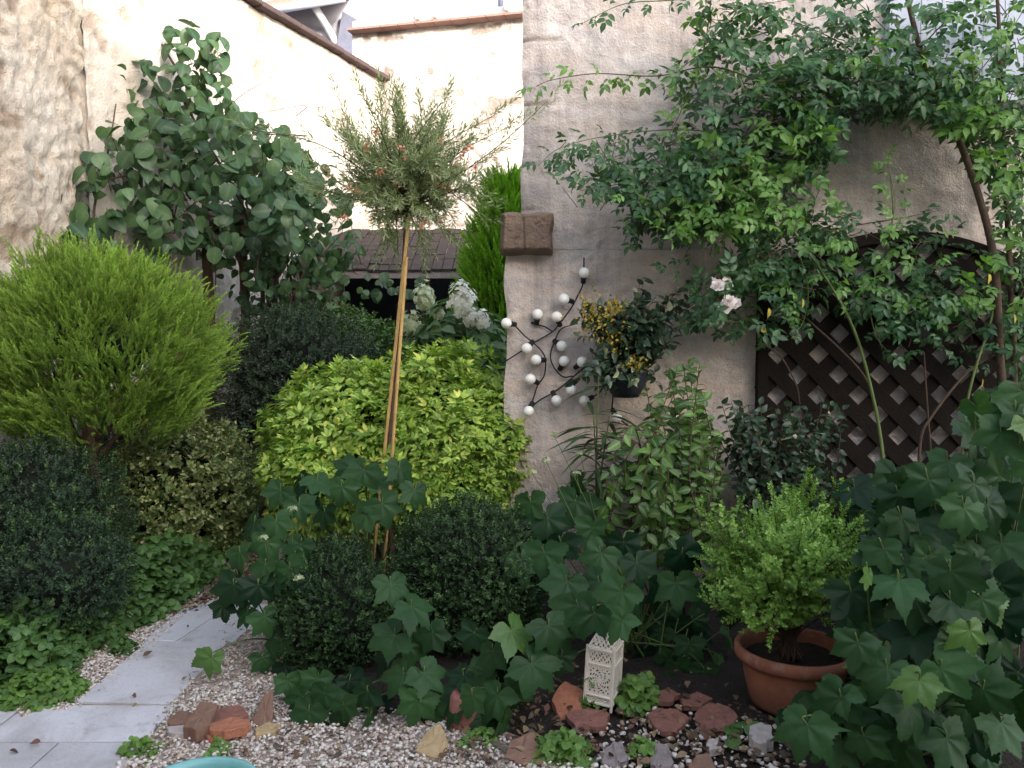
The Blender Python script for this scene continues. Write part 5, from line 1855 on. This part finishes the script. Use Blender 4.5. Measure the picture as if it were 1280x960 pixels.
# ================================================================== CLIMBER, LINEAR LEAVES, DARK SHRUB, BASKET
def along(lf, st, pts, tm, size, spacing, r0=.006, r1=.002, side=.8, face=(0, -.55, .8), start=0.0, droop=-.25, jit=.35):
    c = smooth(pts, 8)
    if st is not None:
        st.tube(c, r0, r1, 6)
    seg = np.linalg.norm(np.diff(c, axis=0), axis=1)
    cum = np.r_[0, np.cumsum(seg)]
    sgn = 1
    P_, Y_, Z_ = [], [], []
    for s in np.arange(cum[-1] * start + spacing * rng.random(), cum[-1], spacing):
        i = min(max(np.searchsorted(cum, s) - 1, 0), len(seg) - 1)
        p = c[i] + (c[i + 1] - c[i]) * (s - cum[i]) / max(seg[i], 1e-6)
        tg = nrm(c[i + 1] - c[i])
        sd = nrm(np.cross(tg, np.array([0, -1, .2]))) * sgn
        P_.append(p)
        Y_.append(nrm(sd * side + tg * .55 + np.array([0, -.15, droop]) + rng.normal(size=3) * jit))
        Z_.append(nrm(np.array(face) + rng.normal(size=3) * jit))
        sgn = -sgn
    if P_:
        n = len(P_)
        lf.inst(tm, np.array(P_), np.array(Y_), np.array(Z_), size * rng.uniform(.7, 1.2, n))
    return c


def climber():
    b = gnd(830, 4.2)
    t = thing('climber', b, 'climber with fresh green oval leaves standing before the wall left of trellis', 'climbing plant')
    lf, st = MB(), MB()
    for k in range(30):
        x0 = rng.uniform(790, 885)
        xm = x0 + rng.normal() * 22
        yt = rng.uniform(450, 560)
        xt = 845 + rng.normal() * 30
        D = rng.uniform(3.95, 4.3)
        along(lf, st, [gnd(830 + rng.normal() * 15, 4.2), P(x0, 680, D), P(xm, 590, D), P(xt, yt, D + .1)], OV, .060, .021, .006, .002, start=.40, side=1.0, jit=.55)
    for k in range(16):   # drooping front shoots with larger leaves
        x0, y0 = rng.uniform(770, 860), rng.uniform(540, 600)
        D = rng.uniform(3.75, 4.0)
        along(lf, st, [P(820 + rng.normal() * 10, 600, 4.1), P(x0 * .6 + 820 * .4, y0 - 15, D + .1), P(x0 - rng.uniform(0, 25), y0 + 45, D), P(x0 - rng.uniform(0, 30), y0 + rng.uniform(80, 130), D)], OV, .076, .040, .004, .0015, start=.25, side=1.0, droop=-.25, jit=.45)
    lf.build('foliage', L['oval'], t)
    st.build('stem', M['twig'], t)


climber()


def linear_plant():
    b = gnd(752, 4.3)
    t = thing('narrow_leaf_plant', b, 'thin upright plant with long narrow drooping leaves below the bulbs', 'plant')
    lf, st = MB(), MB()
    ln = [ovate(.06, .02, d, 6, .45) for d in (.5, .7, .3)]
    for (xt, yt) in ((748, 470), (762, 520), (742, 520)):
        c = smooth([b + [rng.normal() * .03, 0, 0], P(750 + rng.normal() * 4, 620, 4.25), P(xt, yt, 4.25)], 10)
        st.tube(c, .007, .003, 6)
        n = 42
        i = rng.integers(len(c) // 3, len(c), n)
        az = rng.uniform(0, 2 * PI, n)
        y = np.c_[np.cos(az), np.sin(az) * .7, rng.uniform(-.15, .45, n)]
        lf.inst(ln, c[i], y, np.array([0, 0, 1]) + rng.normal(size=(n, 3)) * .2, rng.uniform(.16, .27, n))
    lf.build('foliage', L['linear'], t)
    st.build('stem', M['greenstem'], t)


linear_plant()


def dark_shrub():
    b = gnd(985, 4.2)
    t = thing('small_leaf_shrub', b, 'dark small leaved shrub before the lower left of the trellis', 'shrub')
    lf, st = MB(), MB()
    for k in range(105):
        e = P(988 + rng.normal() * 40, rng.uniform(495, 640), rng.uniform(4.05, 4.38))
        if k < 14:
            e = P(rng.uniform(915, 950), rng.uniform(490, 560), rng.uniform(4.1, 4.3))
        along(lf, st, [b + [rng.normal() * .03, 0, 0], (b + e) / 2 + [rng.normal() * .05, 0, .1], e], [compose([(OV[i], (0, 0, 0), (0, 1, 0), (0, 0, 1), 1)]) for i in range(3)], .05, .022, .005, .0015, start=.35, jit=.6)
    lf.build('foliage', L['darkrose'], t)
    st.build('stem', M['twig'], t)


dark_shrub()


def basket():
    D = 4.42
    c = P(782, 448, D)
    pc = np.array([c[0], D, P(782, 470, D)[2]])
    t = thing('wall_planter', (pc[0], D, pc[2] - .12), 'dark half round planter fixed to the wall right of the bulbs', 'planter')
    mb = MB()
    mb.lathe([(.001, -.12), (.07, -.115), (.105, -.05), (.12, .02), (.126, .03), (.12, .036), (.108, .03), (.09, -.02), (.001, -.03)], pc + [0, -.02, 0], 28)
    mb.build('bowl', M['darkpaintshade'], t)
    t2 = thing('yellow_flowered_plant', pc, 'dark leaved plant with yellow orange flower clusters in the wall planter', 'plant')
    lf, st = MB(), MB()
    for k in range(170):
        u = rng.random()
        x = 735 + u * 95 + rng.normal() * 12
        y = rng.uniform(375, 490) if u < .8 else rng.uniform(390, 450)
        e = P(x, y, D - rng.uniform(-.04, .22))
        along(lf, st, [pc + rng.normal(size=3) * .03, (pc + e) / 2 + [0, -.05, .08], e], OV, .052, .022, .003, .001, start=.3, jit=.6)
    for k in range(24):
        e = P(800 + rng.uniform(0, 85), 380 + rng.normal() * 18, D - rng.uniform(0, .15))
        along(lf, st, [pc + [.02, 0, 0], (pc + e) / 2 + [0, -.04, .08], e], OV, .055, .026, .003, .001, start=.3, jit=.6)
    lf.build('foliage', L['darkrose'], t2)
    st.build('stem', M['twig'], t2)
    for (x, y, sx, sy, n) in ((750, 400, 22, 22, 240), (735, 385, 8, 10, 60), (793, 455, 11, 9, 130), (765, 425, 20, 14, 80), (770, 385, 10, 9, 60)):
        f = MB()
        q = np.array([P(x + rng.normal() * sx * .6, y + rng.normal() * sy * .6, D - .16 + rng.normal() * .05) for _ in range(n)])
        f.inst(L4, q, unit(n) + [0, -.2, .3], unit(n) + [0, -.6, .5], rng.uniform(.014, .030, n))
        f.build('flower_cluster', L['yellowfl'], t2)


basket()


# ================================================================== CLIMBING ROSE
def rose():
    b = gnd(1262, 4.3)
    t = thing('climbing_rose', b, 'large climbing rose sprawling over trellis and house wall with pale pink blooms', 'climbing plant')
    lf, ly, st, sg = MB(), MB(), MB(), MB()
    q = lambda pts: [P(x, y, D) for x, y, D in pts]
    # woody canes
    for pts, r0, r1 in (([(1262, 760, 4.3), (1258, 560, 4.25), (1250, 450, 4.2), (1243, 330, 4.2), (1225, 250, 4.2), (1195, 165, 4.22), (1175, 120, 4.25), (1150, 60, 4.3), (1130, -20, 4.3)], .024, .012),
                        ([(1262, 760, 4.32), (1268, 500, 4.3), (1262, 330, 4.3), (1255, 200, 4.3), (1250, 60, 4.3), (1245, -30, 4.3)], .018, .008),
                        ([(1175, 120, 4.25), (1100, 105, 4.25), (1020, 130, 4.25), (950, 180, 4.25), (880, 215, 4.3)], .013, .004),
                        ([(1110, 620, 4.25), (1100, 540, 4.2), (1080, 470, 4.2), (1010, 400, 4.25), (990, 385, 4.3)], .008, .004),
                        ([(1150, 640, 4.2), (1150, 555, 4.15), (1165, 520, 4.15), (1210, 465, 4.2), (1250, 440, 4.25)], .009, .005),
                        ([(950, 428, 4.3), (975, 445, 4.3), (995, 480, 4.3), (1000, 505, 4.3)], .005, .003),
                        ([(1170, 640, 4.25), (1160, 520, 4.25), (1155, 440, 4.3)], .006, .004)):
        st.tube(smooth(q(pts), 8), r0, r1, 8)
    # green canes
    for pts, r0, r1 in (([(1108, 700, 4.2), (1105, 590, 4.15), (1092, 500, 4.15), (1062, 400, 4.15), (1000, 300, 4.15), (955, 245, 4.15), (925, 212, 4.2)], .010, .005),
                        ([(1200, 640, 4.2), (1205, 530, 4.15), (1218, 465, 4.15), (1240, 395, 4.2), (1245, 340, 4.2)], .008, .005),
                        ([(1112, 300, 4.2), (1116, 260, 4.2), (1110, 195, 4.2)], .004, .002)):
        sg.tube(smooth(q(pts), 8), r0, r1, 8)
    # leafy shoots
    S = [([(1010, 130), (900, 85), (820, 95), (745, 92), (690, 100), (670, 108)], .115, .055), ([(1050, 195), (930, 172), (850, 162), (760, 170), (700, 185), (672, 208)], .12, .042),
         ([(1000, 225), (890, 232), (800, 228), (725, 238)], .115, .045), ([(930, -10), (840, 0), (780, 5), (730, 28)], .115, .05), ([(890, -10), (880, 60), (855, 130), (838, 165)], .11, .035),
         ([(960, 40), (890, 60), (845, 90), (820, 110)], .11, .04), ([(950, 210), (880, 260), (830, 280), (785, 290)], .115, .04), ([(930, 250), (870, 300), (850, 330), (830, 345)], .1, .05),
         ([(960, 290), (910, 340), (880, 370), (850, 392)], .12, .045), ([(1000, 300), (940, 330), (905, 345), (890, 350)], .12, .05), ([(1010, 310), (1060, 350), (1120, 372), (1170, 368), (1228, 372)], .13, .028),
         ([(1000, 320), (1010, 360), (1005, 400), (990, 420)], .12, .045), ([(1030, 290), (1080, 280), (1130, 272), (1178, 262)], .105, .045), ([(1114, 290), (1118, 250), (1108, 195)], .10, .032),
         ([(960, 260), (1010, 275), (1060, 278)], .11, .04), ([(1190, 130), (1240, 70), (1275, 20), (1290, -10)], .115, .042), ([(1200, 170), (1240, 160), (1275, 170), (1300, 180)], .13, .04),
         ([(1230, 240), (1255, 260), (1285, 300), (1300, 340)], .13, .045), ([(1235, 210), (1265, 190), (1290, 210)], .13, .045), ([(1220, 120), (1215, 60), (1225, -10)], .11, .04), ([(1150, 60), (1190, 20), (1230, 0)], .11, .05),
         ([(1255, 330), (1275, 350), (1290, 400), (1285, 440)], .12, .045), ([(1240, 380), (1215, 400), (1190, 410)], .12, .05), ([(930, 300), (960, 330), (985, 370), (990, 400)], .12, .04), ([(900, 370), (880, 395), (870, 405)], .12, .045),
         ([(1130, 60), (1090, 20), (1060, -10)], .11, .045), ([(1100, 105), (1060, 60), (1000, 30), (960, 20)], .11, .035), ([(1085, 380), (1095, 420), (1110, 440)], .11, .05), ([(800, 235), (770, 215), (745, 175)], .10, .05)]
    for k, (pts, size, sp) in enumerate(S):
        D = 4.22 + rng.normal() * .07
        young = k in (4, 13, 0)
        along(ly if young else lf, sg if k % 2 else st, [P(x, y, D + rng.normal() * .03) for x, y in pts], ROSE, size, sp, .004, .0015)
    # dense masses (leaf on short twigs in a layer in front of the wall)
    R_ = [([(1000, 0), (900, 0), (870, 40), (850, 110), (880, 150), (950, 130), (980, 90), (1080, 110), (1200, 110), (1290, 60), (1290, 0)], 375, 0.138), ([(960, 85), (1030, 70), (1190, 85), (1240, 130), (1200, 150), (1090, 138), (1010, 150), (960, 130)], 287, 0.148),
          ([(1180, 100), (1290, 90), (1290, 230), (1240, 220), (1200, 170)], 150, 0.148), ([(960, 130), (1060, 130), (1040, 165), (1030, 215), (960, 255), (880, 280), (800, 265), (785, 210), (850, 165), (920, 160)], 525, 0.138),
          ([(780, 260), (880, 250), (960, 240), (950, 300), (900, 300), (830, 290), (790, 300)], 150, 0.122), ([(940, 250), (1030, 250), (1060, 290), (1060, 345), (1000, 380), (930, 330)], 162, 0.127), ([(900, 330), (1000, 320), (1010, 380), (960, 430), (860, 400)], 100, 0.127),
          ([(1050, 345), (1130, 355), (1230, 350), (1230, 385), (1120, 400), (1060, 385)], 100, 0.127), ([(1250, 220), (1290, 200), (1290, 460), (1255, 420)], 100, 0.138), ([(700, 180), (790, 180), (800, 250), (740, 240)], 32, 0.106), ([(1060, 300), (1250, 330), (1250, 480), (1190, 440), (1100, 390)], 42, 0.117)]
    R_ += [([(1040, 285), (1120, 275), (1260, 300), (1260, 350), (1120, 345), (1040, 345)], 60, .125), ([(690, 185), (800, 160), (800, 240), (700, 245)], 30, .11), ([(1080, 385), (1240, 385), (1230, 450), (1100, 440)], 26, .11)]
    for poly, n, size in R_:
        p = polysample(poly, n)
        D = 4.48 - rng.random(n) ** 1.2 * .50
        w = np.array([P(x, y, d_) for (x, y), d_ in zip(p, D)])
        yv = nrm(np.c_[-.25 + rng.normal(size=n) * .75, -.25 + rng.normal(size=n) * .3, -.15 + rng.normal(size=n) * .45])
        zv = nrm(np.array([0, -.55, .85]) + rng.normal(size=(n, 3)) * .38)
        front = D < 4.16
        pale = (fbm(w * 2.5, 77, 2) > .04) & front
        lf.inst(ROSE, w[~pale], yv[~pale], zv[~pale], size * rng.uniform(.75, 1.25, (~pale).sum()))
        ly.inst(ROSE, w[pale], yv[pale], zv[pale], size * rng.uniform(.75, 1.15, pale.sum()))
        for k in range(0, n, 3):
            st.tube([w[k], w[k] - yv[k] * .10 + [.03, .03, -.02]], .0018, .0025, 4, cap=False)
    lf.build('foliage', L['rose'], t)
    tag(ly.build('foliage', L['roselight'], t), 'younger paler green leaves')
    st.build('stem', M['twig'], t)
    sg.build('cane', M['greenstem'], t)
    for (x, y, n) in ((902, 356, 3), (916, 382, 4), (955, 402, 0)):
        for k in range(n):
            p = P(x + rng.normal() * 9, y + rng.normal() * 4, 4.02 + rng.normal() * .02)
            f = MB()
            f.inst(ROSEFL, [p], unit(1) * .5 + [0.5, 0, .2], [nrm([rng.normal() * .3, -.8, .6])], [.042])
            f.build('flower', L['pinkfl'], t)
    for (x, y) in ((950, 407), (961, 385), (1003, 373), (1228, 473), (1267, 392), (1236, 342)):
        yl = MB()
        yl.inst(OVS, [P(x, y, 4.03)], [nrm([.3 * rng.normal(), -.2, -1])], [nrm([.6 * rng.normal(), -.7, .5 + .4 * rng.normal()])], [.052])
        tag(yl.build('leaf', L['yellowleaf'], t), 'yellowed single leaf')


rose()

# ================================================================== LIGHT
SUN_EL = math.radians(14.6)
SUN_AZ = math.radians(150)      # clockwise from +Y : behind the camera, to the right
sd = np.array([math.sin(SUN_AZ) * math.cos(SUN_EL), math.cos(SUN_AZ) * math.cos(SUN_EL), math.sin(SUN_EL)])
sun_d = bpy.data.lights.new('sun', 'SUN')
sun_d.energy = 4.4
sun_d.angle = math.radians(0.5)
sun_d.color = (1.0, 0.92, 0.84)
sun = bpy.data.objects.new('sun', sun_d)
COL.objects.link(sun)
sun.location = (4, -8, 10)
sun.rotation_euler = Vector([-float(x) for x in sd]).to_track_quat('-Z', 'Y').to_euler()

world = bpy.data.worlds.new("World")
scene.world = world
world.use_nodes = True
nt = world.node_tree
bg = nt.nodes['Background']
sky = nt.nodes.new('ShaderNodeTexSky')
sky.sky_type = 'NISHITA'
sky.sun_disc = False
sky.sun_elevation = SUN_EL
sky.sun_rotation = SUN_AZ
sky.air_density = 1.0
sky.dust_density = 3.0
sky.ozone_density = 1.0
hs = nt.nodes.new('ShaderNodeHueSaturation')
hs.inputs['Saturation'].default_value = 0.62
nt.links.new(sky.outputs[0], hs.inputs['Color'])
nt.links.new(hs.outputs[0], bg.inputs['Color'])
bg.inputs['Strength'].default_value = 0.85

scene.render.engine = 'CYCLES'
scene.render.resolution_x = 1024
scene.render.resolution_y = 768
scene.cycles.max_bounces = 6
scene.cycles.transparent_max_bounces = 8
